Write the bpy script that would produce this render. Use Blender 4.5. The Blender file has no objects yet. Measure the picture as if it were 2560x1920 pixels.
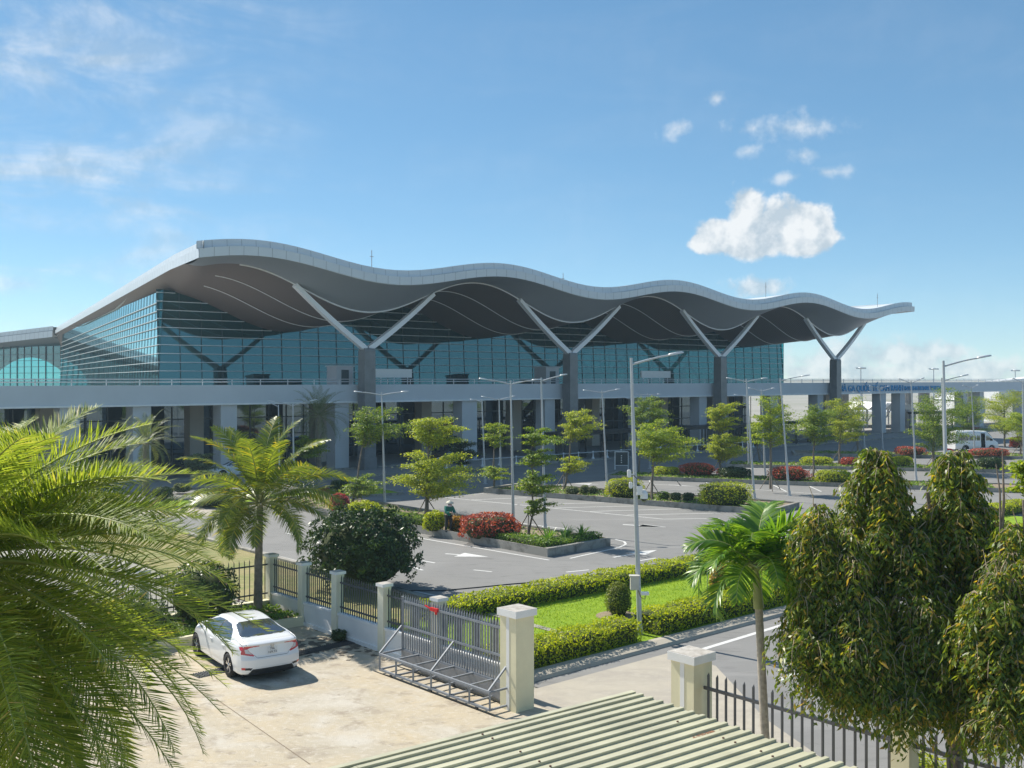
import bpy, math, random
import numpy as np
from mathutils import Vector, Matrix

# ---------------------------------------------------------------- camera, sky, sun, exposure
F, H0, CX, CH = 2590.0, 948.0, 1280.0, 8.2        # focal length, horizon row, centre column (photo pixels), eye height (m)
scene = bpy.context.scene
col = scene.collection
cam_d = bpy.data.cameras.new("camera")
cam_d.sensor_width = 36.0
cam_d.lens = F / 2560 * 36.0
cam_d.shift_y = (H0 - 960) / 2560
cam_d.clip_start = 0.1
cam_d.clip_end = 20000
cam = bpy.data.objects.new("camera", cam_d)
cam.location = (0, 0, CH)
cam.rotation_euler = (math.radians(90), 0, 0)
col.objects.link(cam)
scene.camera = cam
scene.view_settings.view_transform = 'Standard'
scene.view_settings.look = 'None'
scene.view_settings.exposure = 0.68
scene.view_settings.gamma = 1
scene.render.engine = 'CYCLES'
scene.cycles.max_bounces = 6
scene.cycles.transparent_max_bounces = 12
scene.cycles.caustics_reflective = False
scene.cycles.caustics_refractive = False
scene.cycles.use_denoising = True

SUN_EL, SUN_AZ = math.radians(46), math.radians(-50)   # azimuth from +Y, negative = left
sun_d = bpy.data.lights.new("sun", 'SUN')
sun_d.energy = 4.3
sun_d.angle = math.radians(0.53)
sun_d.color = (1.0, 0.94, 0.84)
sun = bpy.data.objects.new("sun", sun_d)
sdir = Vector((math.sin(SUN_AZ) * math.cos(SUN_EL), math.cos(SUN_AZ) * math.cos(SUN_EL), math.sin(SUN_EL)))
sun.rotation_euler = sdir.to_track_quat('Z', 'Y').to_euler()
sun.location = (0, 0, 60)
col.objects.link(sun)


class NT:
    """small helper to wire node trees"""
    def __init__(s, tree):
        s.t = tree; s.n = tree.nodes; s.l = tree.links
    def node(s, typ, **kw):
        n = s.n.new(typ)
        for k, v in kw.items():
            if k.startswith('i_'):
                n.inputs[k[2:].replace('_', ' ')].default_value = v
            else:
                setattr(n, k, v)
        return n
    def link(s, a, b): s.l.new(a, b)
    def m(s, op, a, b=None, clamp=False):
        n = s.n.new('ShaderNodeMath'); n.operation = op; n.use_clamp = clamp
        for i, x in enumerate((a, b)):
            if x is None: continue
            if isinstance(x, (int, float)): n.inputs[i].default_value = x
            else: s.l.new(x, n.inputs[i])
        return n.outputs[0]


def build_world():
    w = bpy.data.worlds.new("World"); scene.world = w; w.use_nodes = True
    nt = NT(w.node_tree); nt.n.clear()
    out = nt.node('ShaderNodeOutputWorld'); bg = nt.node('ShaderNodeBackground')
    bg.inputs[1].default_value = 0.15
    nt.link(bg.outputs[0], out.inputs[0])
    sky = nt.node('ShaderNodeTexSky', sky_type='NISHITA', sun_disc=False, sun_elevation=SUN_EL,
                  sun_rotation=SUN_AZ, altitude=2500, air_density=0.8, dust_density=0.2, ozone_density=3.0)
    tc = nt.node('ShaderNodeTexCoord')
    sep = nt.node('ShaderNodeSeparateXYZ'); nt.link(tc.outputs['Generated'], sep.inputs[0])
    x, y, z = sep.outputs
    az = nt.m('ARCTAN2', x, y)
    el = nt.m('ARCSINE', z)
    comb = nt.node('ShaderNodeCombineXYZ'); nt.link(az, comb.inputs[0]); nt.link(el, comb.inputs[1])
    # fluffy fractal used by the cumulus
    nz = nt.node('ShaderNodeTexNoise', noise_dimensions='2D'); nz.inputs['Scale'].default_value = 34
    nz.inputs['Detail'].default_value = 9; nz.inputs['Roughness'].default_value = 0.58
    nt.link(comb.outputs[0], nz.inputs['Vector'])
    fl = nt.m('SUBTRACT', nz.outputs['Fac'], 0.5)
    def blob(px, py, rx, ry, k=1.9):
        a0 = math.atan2((px - CX), F); e0 = math.atan2((H0 - py), math.hypot(F, px - CX))
        dx = nt.m('DIVIDE', nt.m('SUBTRACT', az, a0), rx / F)
        dy = nt.m('DIVIDE', nt.m('SUBTRACT', el, e0), ry / F)
        r = nt.m('SQRT', nt.m('ADD', nt.m('MULTIPLY', dx, dx), nt.m('MULTIPLY', dy, dy)))
        return nt.m('ADD', nt.m('SUBTRACT', 1.0, r), nt.m('MULTIPLY', fl, k))
    def union(bl, lo, hi, amt):
        acc = bl[0]
        for b in bl[1:]: acc = nt.m('MAXIMUM', acc, b)
        mr = nt.node('ShaderNodeMapRange', interpolation_type='SMOOTHSTEP')
        mr.inputs['From Min'].default_value = lo; mr.inputs['From Max'].default_value = hi
        mr.inputs['To Max'].default_value = amt
        nt.link(acc, mr.inputs['Value']); return mr.outputs[0]
    main = union([blob(1800, 592, 78, 58, 1.25), blob(1866, 535, 62, 74, 1.25), blob(1890, 580, 100, 62, 1.25), blob(1960, 555, 90, 66, 1.25), blob(2030, 556, 62, 62, 1.25),
                  blob(1900, 612, 130, 40, 1.0), blob(1990, 608, 100, 42, 1.0), blob(1762, 605, 46, 34, 1.25), blob(2050, 590, 50, 40, 1.25)], 0.0, 0.40, 0.95)
    small = union([blob(1980, 318, 150, 42, 3.0), blob(1880, 322, 90, 34, 3.0), blob(2010, 388, 50, 24, 2.6), blob(1690, 325, 56, 26, 2.8), blob(1865, 378, 60, 20, 2.8), blob(1960, 445, 70, 16, 3.0),
                   blob(2070, 430, 60, 20, 3.0), blob(1790, 245, 36, 26, 3.0)], 0.0, 1.5, 0.60)
    low = union([blob(1900, 722, 100, 32), blob(2080, 905, 150, 60), blob(2200, 890, 130, 55), blob(2300, 895, 130, 55),
                 blob(2380, 880, 45, 32), blob(2420, 930, 160, 40), blob(2040, 930, 140, 40), blob(2180, 935, 260, 45)], 0.0, 0.7, 0.75)
    # high thin cirrus on the sunward side
    mp = nt.node('ShaderNodeMapping'); mp.inputs['Scale'].default_value = (2.4, 8.5, 1); mp.inputs['Rotation'].default_value = (0, 0, 0.22)
    nt.link(comb.outputs[0], mp.inputs['Vector'])
    n2 = nt.node('ShaderNodeTexNoise', noise_dimensions='2D'); n2.inputs['Scale'].default_value = 2.1
    n2.inputs['Detail'].default_value = 8; n2.inputs['Roughness'].default_value = 0.6; n2.inputs['Distortion'].default_value = 0.4
    nt.link(mp.outputs[0], n2.inputs['Vector'])
    side = nt.node('ShaderNodeMapRange', interpolation_type='SMOOTHSTEP')
    side.inputs['From Min'].default_value = -0.10; side.inputs['From Max'].default_value = -0.48
    side.inputs['To Min'].default_value = 0.05; side.inputs['To Max'].default_value = 0.72
    nt.link(az, side.inputs['Value'])
    cv = nt.node('ShaderNodeMapRange', interpolation_type='SMOOTHSTEP'); cv.inputs['From Min'].default_value = 0.36; cv.inputs['From Max'].default_value = 0.80
    nt.link(n2.outputs['Fac'], cv.inputs['Value'])
    cir = nt.m('MULTIPLY', cv.outputs[0], side.outputs[0])
    tot = nt.m('MAXIMUM', nt.m('MAXIMUM', main, small), nt.m('MAXIMUM', low, cir))
    mix = nt.node('ShaderNodeMix', data_type='RGBA')
    nt.link(tot, mix.inputs['Factor'])
    hs = nt.node('ShaderNodeHueSaturation'); hs.inputs['Saturation'].default_value = 1.36; hs.inputs['Value'].default_value = 1.0
    gm = nt.node('ShaderNodeGamma'); gm.inputs['Gamma'].default_value = 0.62; nt.link(sky.outputs[0], gm.inputs['Color'])
    nt.link(gm.outputs[0], hs.inputs['Color'])
    tn = nt.node('ShaderNodeMix', data_type='RGBA', blend_type='MULTIPLY'); tn.inputs['Factor'].default_value = 1
    tn.inputs['B'].default_value = (1.14, 1.23, 1.14, 1); nt.link(hs.outputs[0], tn.inputs['A'])
    nt.link(tn.outputs['Result'], mix.inputs['A'])
    # sunlit and shaded cloud sides painted in, from noise against a sunward shifted copy
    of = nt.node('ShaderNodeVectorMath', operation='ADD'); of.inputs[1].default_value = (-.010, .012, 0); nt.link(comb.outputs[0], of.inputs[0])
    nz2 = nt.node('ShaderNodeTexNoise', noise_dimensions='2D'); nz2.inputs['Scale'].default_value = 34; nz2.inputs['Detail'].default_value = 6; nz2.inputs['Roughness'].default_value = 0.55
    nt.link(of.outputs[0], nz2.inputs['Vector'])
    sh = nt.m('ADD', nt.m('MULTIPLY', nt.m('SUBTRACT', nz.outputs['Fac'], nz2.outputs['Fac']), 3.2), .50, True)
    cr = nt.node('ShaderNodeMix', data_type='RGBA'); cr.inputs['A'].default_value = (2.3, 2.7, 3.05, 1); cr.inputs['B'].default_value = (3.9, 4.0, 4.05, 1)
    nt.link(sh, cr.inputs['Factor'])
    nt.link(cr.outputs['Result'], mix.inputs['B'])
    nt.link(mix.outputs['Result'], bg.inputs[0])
build_world()

# ---------------------------------------------------------------- geometry of the place
def G(px, py, z=0.0):
    Y = (CH - z) * F / (py - H0)
    return Vector(((px - CX) * Y / F, Y, z))
def P(px, py, Y):
    return Vector(((px - CX) * Y / F, Y, CH - (py - H0) * Y / F))
O = Vector((-13.2, 94.2, 0))
U = Vector((.757, .654, 0)); U.normalize()
MM = Vector((-U.y, U.x, 0))                                   # into the terminal
def T(t, s, z=0.0):
    p = O + U * t + MM * s
    return Vector((p.x, p.y, z))
Gd = Vector((.662, -.75, 0)); Gd.normalize()                  # along the fence, towards the gate
Bd = Vector((Gd.y, -Gd.x, 0))                                 # into the yard, away from the road

# ---------------------------------------------------------------- mesh helpers
class MB:
    def __init__(s): s.v = []; s.f = []; s.mi = []; s.sm = []
    def add(s, vs, fs, mi=0, sm=False):
        o = len(s.v); s.v.extend([tuple(p) for p in vs])
        for f in fs: s.f.append(tuple(i + o for i in f)); s.mi.append(mi); s.sm.append(sm)
    def quad(s, a, b, c, d, mi=0): s.add([a, b, c, d], [(0, 1, 2, 3)], mi)
    def poly(s, pts, mi=0): s.add(pts, [tuple(range(len(pts)))], mi)
    def obox(s, c, ax, ay, az, mi=0):
        """box from centre and three half-axis vectors"""
        c = Vector(c); ax = Vector(ax); ay = Vector(ay); az = Vector(az)
        vs = [c + ax * i + ay * j + az * k for k in (-1, 1) for j in (-1, 1) for i in (-1, 1)]
        s.add(vs, [(0, 2, 3, 1), (4, 5, 7, 6), (0, 1, 5, 4), (2, 6, 7, 3), (0, 4, 6, 2), (1, 3, 7, 5)], mi)
    def box(s, c, size, rz=0.0, mi=0):
        ca, sa = math.cos(rz), math.sin(rz)
        s.obox(c, Vector((ca, sa, 0)) * size[0] / 2, Vector((-sa, ca, 0)) * size[1] / 2, Vector((0, 0, size[2] / 2)), mi)
    def bar(s, a, b, w, h=None, mi=0, up=None):
        a = Vector(a); b = Vector(b); h = h or w
        d = (b - a); L = d.length; d.normalize()
        upv = Vector(up) if up else (Vector((0, 0, 1)) if abs(d.z) < .95 else Vector((1, 0, 0)))
        x = d.cross(upv); x.normalize(); y = x.cross(d)
        s.obox((a + b) / 2, d * L / 2, x * w / 2, y * h / 2, mi)
    def tube(s, path, rad, n=8, mi=0, cap=True):
        path = [Vector(p) for p in path]
        if isinstance(rad, (int, float)): rad = [rad] * len(path)
        vs = []; ref = None
        for i, p in enumerate(path):
            d = (path[min(i + 1, len(path) - 1)] - path[max(i - 1, 0)]); d.normalize()
            if ref is None:
                ref = Vector((0, 0, 1)) if abs(d.z) < .9 else Vector((1, 0, 0))
            x = d.cross(ref); x.normalize(); y = x.cross(d); ref = y.copy() if abs(y.dot(d)) < .5 else ref
            for k in range(n):
                a = 2 * math.pi * k / n
                vs.append(p + (x * math.cos(a) + y * math.sin(a)) * rad[i])
        fs = []
        for i in range(len(path) - 1):
            for k in range(n):
                k2 = (k + 1) % n
                fs.append((i * n + k, i * n + k2, (i + 1) * n + k2, (i + 1) * n + k))
        s.add(vs, fs, mi, True)
        if cap:
            m = len(path) - 1
            s.add(vs[:n], [tuple(reversed(range(n)))], mi); s.add(vs[m * n:], [tuple(range(n))], mi)
    def lathe(s, prof, n=24, c=(0, 0, 0), mi=0, axis='z'):
        c = Vector(c); vs = []
        for r, z in prof:
            for k in range(n):
                a = 2 * math.pi * k / n
                q = (r * math.cos(a), r * math.sin(a), z)
                if axis == 'y': q = (q[0], z, q[1])
                vs.append(c + Vector(q))
        fs = [(i * n + k, i * n + (k + 1) % n, (i + 1) * n + (k + 1) % n, (i + 1) * n + k) for i in range(len(prof) - 1) for k in range(n)]
        s.add(vs, fs, mi, True)
    def prism(s, pts, z0, z1, mi=0):
        n = len(pts)
        vs = [(p[0], p[1], z0) for p in pts] + [(p[0], p[1], z1) for p in pts]
        fs = [tuple(range(n, 2 * n)), tuple(reversed(range(n)))] + [(i, (i + 1) % n, n + (i + 1) % n, n + i) for i in range(n)]
        s.add(vs, fs, mi)
    def shift(s, d):
        s.v = [(a + d[0], b + d[1], c + d[2]) for a, b, c in s.v]; return s
    def mesh(s, name, mats):
        me = bpy.data.meshes.new(name)
        me.from_pydata(s.v, [], s.f)
        for m in (mats if isinstance(mats, (list, tuple)) else [mats]): me.materials.append(m)
        me.polygons.foreach_set('material_index', s.mi); me.polygons.foreach_set('use_smooth', s.sm)
        me.update(); return me


def np_mesh(name, V, Q, mats, mi=None, smooth=False):
    me = bpy.data.meshes.new(name)
    nq = len(Q)
    me.vertices.add(len(V)); me.vertices.foreach_set('co', np.asarray(V, np.float32).ravel())
    me.loops.add(nq * 4); me.loops.foreach_set('vertex_index', np.asarray(Q, np.int32).ravel())
    me.polygons.add(nq); me.polygons.foreach_set('loop_start', np.arange(nq, dtype=np.int32) * 4)
    for m in (mats if isinstance(mats, (list, tuple)) else [mats]): me.materials.append(m)
    if mi is not None: me.polygons.foreach_set('material_index', np.asarray(mi, np.int32))
    if smooth: me.polygons.foreach_set('use_smooth', np.ones(nq, dtype=bool))
    me.update(calc_edges=True); me.validate(); return me


def tag(o, label=None, cat=None, group=None, kind=None):
    if label: o['label'] = label
    if cat: o['category'] = cat
    if group: o['group'] = group
    if kind: o['kind'] = kind
    return o
def link(name, me, parent=None):
    o = bpy.data.objects.new(name, me); col.objects.link(o)
    if parent: o.parent = parent
    return o
def root(name, loc, label, cat, group=None, rz=0.0):
    o = bpy.data.objects.new(name, None); col.objects.link(o)
    o.empty_display_size = .3
    o.location = loc; o.rotation_euler = (0, 0, rz)
    return tag(o, label, cat, group)
def part(name, mb, mats, parent=None, world=None):
    """world: the root's location, when the mesh was laid out in world coordinates"""
    if world is not None: mb.shift((-world[0], -world[1], -world[2]))
    return link(name, mb.mesh(name, mats), parent)
def setting(name, mb, mats):
    o = link(name, mb.mesh(name, mats)); o['kind'] = 'structure'; return o
def copy_tree(o, parent=None):
    c = o.copy(); col.objects.link(c)
    if parent is not None: c.parent = parent
    for ch in [k for k in bpy.data.objects if k.parent == o]: copy_tree(ch, c)
    return c

# ---------------------------------------------------------------- materials
def M(name, base, rough=.6, var=.12, scale=3.0, metal=0.0, bump=0.0, spec=.5, bscale=None, coat=0.0, second=None, lo=.35, hi=.7):
    m = bpy.data.materials.new(name); m.use_nodes = True
    nt = NT(m.node_tree); b = nt.n['Principled BSDF']
    b.inputs['Roughness'].default_value = rough; b.inputs['Metallic'].default_value = metal
    b.inputs['Specular IOR Level'].default_value = spec; b.inputs['Coat Weight'].default_value = coat
    b.inputs['Coat Roughness'].default_value = .05
    tc = nt.node('ShaderNodeNewGeometry')
    nz = nt.node('ShaderNodeTexNoise'); nz.inputs['Scale'].default_value = scale; nz.inputs['Detail'].default_value = 7
    nz.inputs['Roughness'].default_value = .62
    nt.link(tc.outputs['Position'], nz.inputs['Vector'])
    cr = nt.node('ShaderNodeValToRGB'); e = cr.color_ramp.elements
    c0 = second if second else [c * (1 - var) for c in base]; c1 = base if second else [c * (1 + var) for c in base]
    e[0].position = lo; e[1].position = hi
    e[0].color = (*c0, 1); e[1].color = (*c1, 1)
    nt.link(nz.outputs['Fac'], cr.inputs[0]); nt.link(cr.outputs[0], b.inputs['Base Color'])
    if bump:
        n2 = nt.node('ShaderNodeTexNoise'); n2.inputs['Scale'].default_value = bscale or scale * 8; n2.inputs['Detail'].default_value = 5
        nt.link(tc.outputs['Position'], n2.inputs['Vector'])
        bp = nt.node('ShaderNodeBump'); bp.inputs['Strength'].default_value = bump; bp.inputs['Distance'].default_value = .02
        nt.link(n2.outputs['Fac'], bp.inputs['Height']); nt.link(bp.outputs[0], b.inputs['Normal'])
    return m

def layered(name, layers, rough=.9, bump=.2, bscale=30):
    """ground material: base colour then (colour, scale, lo, hi, stretch) noise stains"""
    m = bpy.data.materials.new(name); m.use_nodes = True
    nt = NT(m.node_tree); b = nt.n['Principled BSDF']; b.inputs['Roughness'].default_value = rough
    b.inputs['Specular IOR Level'].default_value = .3
    g = nt.node('ShaderNodeNewGeometry'); cur = None
    for i, (c, sc, lo, hi, st) in enumerate(layers):
        if cur is None:
            r = nt.node('ShaderNodeRGB'); r.outputs[0].default_value = (*c, 1); cur = r.outputs[0]; continue
        mp = nt.node('ShaderNodeMapping'); mp.inputs['Rotation'].default_value = (0, 0, st[1]); mp.inputs['Scale'].default_value = (1, st[0], 1)
        mp.inputs['Location'].default_value = (i * 13.7, i * 5.1, 0)
        nt.link(g.outputs['Position'], mp.inputs['Vector'])
        nz = nt.node('ShaderNodeTexNoise'); nz.inputs['Scale'].default_value = sc; nz.inputs['Detail'].default_value = 9; nz.inputs['Roughness'].default_value = .65
        nz.inputs['Distortion'].default_value = .4
        nt.link(mp.outputs[0], nz.inputs['Vector'])
        mr = nt.node('ShaderNodeMapRange'); mr.inputs['From Min'].default_value = lo; mr.inputs['From Max'].default_value = hi
        nt.link(nz.outputs['Fac'], mr.inputs['Value'])
        mx = nt.node('ShaderNodeMix', data_type='RGBA'); nt.link(mr.outputs[0], mx.inputs['Factor']); nt.link(cur, mx.inputs['A'])
        mx.inputs['B'].default_value = (*c, 1); cur = mx.outputs['Result']
    nt.link(cur, b.inputs['Base Color'])
    n2 = nt.node('ShaderNodeTexNoise'); n2.inputs['Scale'].default_value = bscale; n2.inputs['Detail'].default_value = 5
    nt.link(g.outputs['Position'], n2.inputs['Vector'])
    bp = nt.node('ShaderNodeBump'); bp.inputs['Strength'].default_value = bump; bp.inputs['Distance'].default_value = .02
    nt.link(n2.outputs['Fac'], bp.inputs['Height']); nt.link(bp.outputs[0], b.inputs['Normal'])
    return m

def leafmat(name, cols, transl=.35, rough=.5, spec=.35, gain=1.45):
    m = bpy.data.materials.new(name); m.use_nodes = True
    nt = NT(m.node_tree); b = nt.n['Principled BSDF']; out = nt.n['Material Output']
    b.inputs['Roughness'].default_value = rough; b.inputs['Specular IOR Level'].default_value = spec
    g = nt.node('ShaderNodeNewGeometry')
    cr = nt.node('ShaderNodeValToRGB'); cr.color_ramp.interpolation = 'LINEAR'; el = cr.color_ramp.elements
    while len(el) < len(cols): el.new(.5)
    for e, (p, c) in zip(el, cols): e.position = p; e.color = (*[min(.6, v * gain) for v in c], 1)
    nt.link(g.outputs['Random Per Island'], cr.inputs[0])
    nt.link(cr.outputs[0], b.inputs['Base Color'])
    tr = nt.node('ShaderNodeBsdfTranslucent')
    hs = nt.node('ShaderNodeMix', data_type='RGBA', blend_type='MULTIPLY'); hs.inputs['Factor'].default_value = 1
    hs.inputs['B'].default_value = (1.9, 1.75, .7, 1); nt.link(cr.outputs[0], hs.inputs['A'])
    nt.link(hs.outputs['Result'], tr.inputs['Color'])
    mx = nt.node('ShaderNodeMixShader'); mx.inputs[0].default_value = transl
    nt.link(b.outputs[0], mx.inputs[1]); nt.link(tr.outputs[0], mx.inputs[2]); nt.link(mx.outputs[0], out.inputs[0])
    return m

def glassmat(name, body, gloss, refl=.3, trans=0.0, tint=(.2, .6, .65), rough=.03, rmax=.95):
    """curtain-wall glass: dark body, partly clear, mirror-like on top"""
    m = bpy.data.materials.new(name); m.use_nodes = True
    nt = NT(m.node_tree); nt.n.remove(nt.n['Principled BSDF']); out = nt.n['Material Output']
    d = nt.node('ShaderNodeBsdfDiffuse'); d.inputs[0].default_value = (*body, 1)
    t = nt.node('ShaderNodeBsdfTransparent'); t.inputs[0].default_value = (*tint, 1)
    m1 = nt.node('ShaderNodeMixShader'); m1.inputs[0].default_value = trans
    nt.link(d.outputs[0], m1.inputs[1]); nt.link(t.outputs[0], m1.inputs[2])
    g = nt.node('ShaderNodeBsdfGlossy'); g.inputs['Color'].default_value = (*gloss, 1); g.inputs['Roughness'].default_value = rough
    fr = nt.node('ShaderNodeLayerWeight'); fr.inputs[0].default_value = .35
    mr = nt.node('ShaderNodeMapRange'); mr.inputs['To Min'].default_value = refl; mr.inputs['To Max'].default_value = rmax
    nt.link(fr.outputs['Fresnel'], mr.inputs['Value'])
    m2 = nt.node('ShaderNodeMixShader'); nt.link(mr.outputs[0], m2.inputs[0])
    nt.link(m1.outputs[0], m2.inputs[1]); nt.link(g.outputs[0], m2.inputs[2]); nt.link(m2.outputs[0], out.inputs[0])
    return m

ASPHALT = layered('asphalt', [((.21, .207, .200), 0, 0, 0, (1, 0)), ((.245, .24, .23), .22, .4, .7, (1, 0)),
                              ((.145, .142, .138), .9, .55, .8, (3, .7)), ((.235, .225, .21), 7, .55, .85, (1, 0)), ((.115, .112, .108), .35, .62, .74, (2.5, .7)), ((.10, .098, .095), 1.7, .70, .80, (1, 0)), ((.25, .245, .235), .12, .56, .66, (5, -.72)), ((.13, .128, .124), 22, .6, .8, (1, 0))], .85, .25, 60)
CONCRETE = layered('yard_concrete', [((.43, .38, .295), 0, 0, 0, (1, 0)), ((.49, .41, .285), .35, .40, .62, (1.2, .7)), ((.51, .47, .40), .55, .50, .66, (1.1, .2)),
                                     ((.31, .26, .20), 1.1, .52, .68, (1.3, .7)), ((.20, .17, .135), 2.2, .60, .73, (1.6, .5)), ((.57, .52, .44), 6, .52, .75, (1.2, .3)),
                                     ((.33, .28, .22), 14, .58, .74, (1.3, .3))], .9, .45, 30)
APRON = layered('drive_concrete', [((.42, .38, .31), 0, 0, 0, (1, 0)), ((.33, .30, .26), .5, .42, .7, (2, .7)), ((.46, .42, .35), 3, .5, .8, (1, 0))], .9, .3, 25)
PAVE = layered('pavement_stone', [((.34, .33, .32), 0, 0, 0, (1, 0)), ((.40, .38, .35), .4, .4, .7, (1, 0)), ((.27, .26, .25), 2, .5, .8, (1, 0))], .85, .2, 20)
SOIL = layered('bare_soil', [((.30, .24, .17), 0, 0, 0, (1, 0)), ((.16, .12, .08), 1.5, .4, .7, (1, 0)), ((.12, .14, .05), .8, .55, .75, (1, 0))], .95, .6, 15)
GROUND = layered('open_ground', [((.34, .325, .29), 0, 0, 0, (1, 0)), ((.26, .26, .20), .02, .45, .6, (1, 0)), ((.38, .36, .32), .5, .5, .8, (1, 0))], .95, .4, 8)
LAWN = layered('lawn_turf', [((.20, .32, .012), 0, 0, 0, (1, 0)), ((.26, .38, .014), .7, .4, .7, (1, 0)), ((.13, .24, .012), 1.6, .5, .75, (1.5, .4)), ((.32, .38, .05), .9, .62, .8, (1, 0)), ((.25, .34, .03), 14, .5, .75, (1, 0))], .9, .9, 50)
DRYGRASS = layered('dry_turf', [((.30, .26, .12), 0, 0, 0, (1, 0)), ((.19, .22, .07), .5, .4, .65, (1, 0)), ((.42, .35, .19), 3, .5, .75, (1, 0))], .95, .8, 30)
KERB = layered('kerb_concrete', [((.36, .34, .30), 0, 0, 0, (1, 0)), ((.17, .16, .14), 1.6, .45, .65, (1, 0)), ((.44, .41, .36), 4, .55, .8, (1, 0))], .9, .3, 20)
MARK = layered('road_paint', [((.62, .62, .60), 0, 0, 0, (1, 0)), ((.36, .36, .35), 5, .55, .72, (1, 0))], .8, .1, 40)
CREAM = M('cream_paint', (.74, .69, .48), .65, .07, 1.2, bump=.05)
CREAM_OLD = M('cream_roof_paint', (.48, .465, .33), .5, .16, 1.3, bump=.05)
POSTCREAM = M('pale_cream_paint', (.77, .74, .58), .65, .08, 1.4, bump=.05)
WHITE = M('white_paint', (.80, .80, .79), .55, .05, 1.5, bump=.05)
CAPTOP = M('stained_cap', (.55, .52, .47), .8, .3, 5, second=(.33, .30, .26))
STEEL = M('galvanised_steel', (.26, .28, .31), .6, .12, 6, metal=.1, spec=.3)
DARKBAR = M('charcoal_bar_paint', (.085, .09, .10), .45, .1, 5, metal=.2)
POLE = M('pole_grey_paint', (.48, .50, .52), .42, .06, 1.5, metal=.25)
LAMPHEAD = M('lamp_housing', (.62, .64, .66), .35, .04, 3, metal=.2)
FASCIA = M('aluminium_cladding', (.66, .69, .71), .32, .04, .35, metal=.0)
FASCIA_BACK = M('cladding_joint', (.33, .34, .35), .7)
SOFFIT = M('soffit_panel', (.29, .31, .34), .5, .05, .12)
STRIP = M('soffit_trim', (.80, .80, .80), .5, .03, 1)
STRUT = M('strut_white_steel', (.82, .83, .84), .4, .04, .5)
STONE = M('dark_column_stone', (.20, .205, .21), .35, .15, 1.2)
VIADUCT = M('viaduct_concrete', (.58, .61, .64), .7, .05, .25, bump=.05)
PIER = M('pier_concrete', (.56, .57, .58), .75, .06, .3)
PIERWARM = M('warm_concrete', (.60, .53, .45), .8, .08, .3)
RAIL = M('rail_steel', (.60, .62, .64), .4, .05, 1, metal=.3)
FIN = M('white_fin', (.66, .72, .75), .45, .03, 1)
MULL = M('dark_mullion', (.035, .065, .075), .5)
GLASS = glassmat('terminal_glass', (.010, .062, .072), (.29, .56, .58), .20, .16, (.08, .36, .40))
GLASS_SIDE = glassmat('terminal_side_glass', (.010, .05, .065), (.52, .76, .80), .32, .1, (.2, .5, .55))
GLASS_CLEAR = glassmat('clear_teal_glass', (.02, .10, .12), (.6, .85, .9), .03, .88, (.07, .50, .56), rmax=.22)
GLASS_DARK = glassmat('ground_floor_glass', (.012, .03, .045), (.5, .65, .75), .24)
INTERIOR = M('hall_interior', (.045, .075, .085), .8, .3, .3)
BLACKM = M('black_metal', (.02, .022, .025), .5)
BLUELET = M('blue_letter', (.015, .30, .62), .4)
RED = M('red_plastic', (.65, .02, .015), .4)
BARK = M('grey_bark', (.20, .165, .13), .9, .3, 9, bump=.4, bscale=25)
PALMBARK = M('palm_bark', (.26, .22, .17), .9, .3, 6, bump=.5, bscale=18)
CROWNSHAFT = M('palm_crownshaft', (.30, .33, .13), .5, .15, 5)
STAKE = M('wooden_stake', (.24, .20, .16), .9, .2, 8)
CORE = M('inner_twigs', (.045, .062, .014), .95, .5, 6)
BLACKRUB = M('tyre_rubber', (.018, .018, .019), .85)
CHROME = M('alloy', (.62, .63, .65), .25, .03, 2, metal=.9)
WHITECAR = M('white_car_paint', (.80, .81, .82), .28, .01, 1, coat=.8)
CARGLASS = glassmat('car_glass', (.05, .054, .058), (.80, .84, .86), .22)
L_PALM = leafmat('palm_leaf', [(0, (.075, .115, .025)), (.5, (.14, .19, .035)), (.85, (.20, .25, .045)), (.985, (.27, .27, .08)), (1, (.30, .22, .10))], .46, .52, .3)
L_COCO = leafmat('coconut_leaf', [(0, (.055, .085, .02)), (.55, (.10, .14, .025)), (.90, (.16, .20, .025)), (.97, (.30, .26, .03)), (1, (.42, .30, .03))], .38, .38, .45)
L_DATE = leafmat('date_palm_leaf', [(0, (.05, .075, .035)), (.6, (.09, .12, .05)), (1, (.17, .20, .07))], .3, .45, .4)
L_FOX = leafmat('bright_palm_leaf', [(0, (.04, .10, .02)), (.5, (.08, .17, .02)), (1, (.17, .26, .03))], .38, .35, .5)
L_TREE = leafmat('almond_leaf', [(0, (.07, .13, .02)), (.5, (.15, .21, .022)), (1, (.27, .31, .03))], .45, .5)
L_TREE_B = leafmat('almond_leaf_deep', [(0, (.05, .10, .022)), (.5, (.10, .16, .025)), (1, (.21, .26, .03))], .40, .5)
L_TREE_C = leafmat('almond_leaf_young', [(0, (.09, .14, .02)), (.5, (.19, .24, .022)), (1, (.32, .34, .04))], .45, .5)
L_MAST = leafmat('drooping_leaf', [(0, (.035, .068, .014)), (.45, (.085, .135, .018)), (.78, (.165, .20, .02)), (.90, (.25, .22, .035)), (.978, (.27, .18, .05)), (1, (.60, .30, .02))], .42, .40, .45)
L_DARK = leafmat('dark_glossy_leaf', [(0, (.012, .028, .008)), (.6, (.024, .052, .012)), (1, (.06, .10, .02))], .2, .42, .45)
L_HEDGE = leafmat('hedge_leaf', [(0, (.12, .17, .008)), (.5, (.24, .29, .010)), (1, (.36, .38, .015))], .38, .5)
L_RED = leafmat('red_leaf', [(0, (.07, .022, .022)), (.5, (.26, .045, .035)), (1, (.46, .11, .07))], .3, .45)
L_PINK = leafmat('pink_leaf', [(0, (.09, .02, .03)), (.6, (.34, .05, .08)), (1, (.50, .10, .12))], .3, .45)
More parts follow.
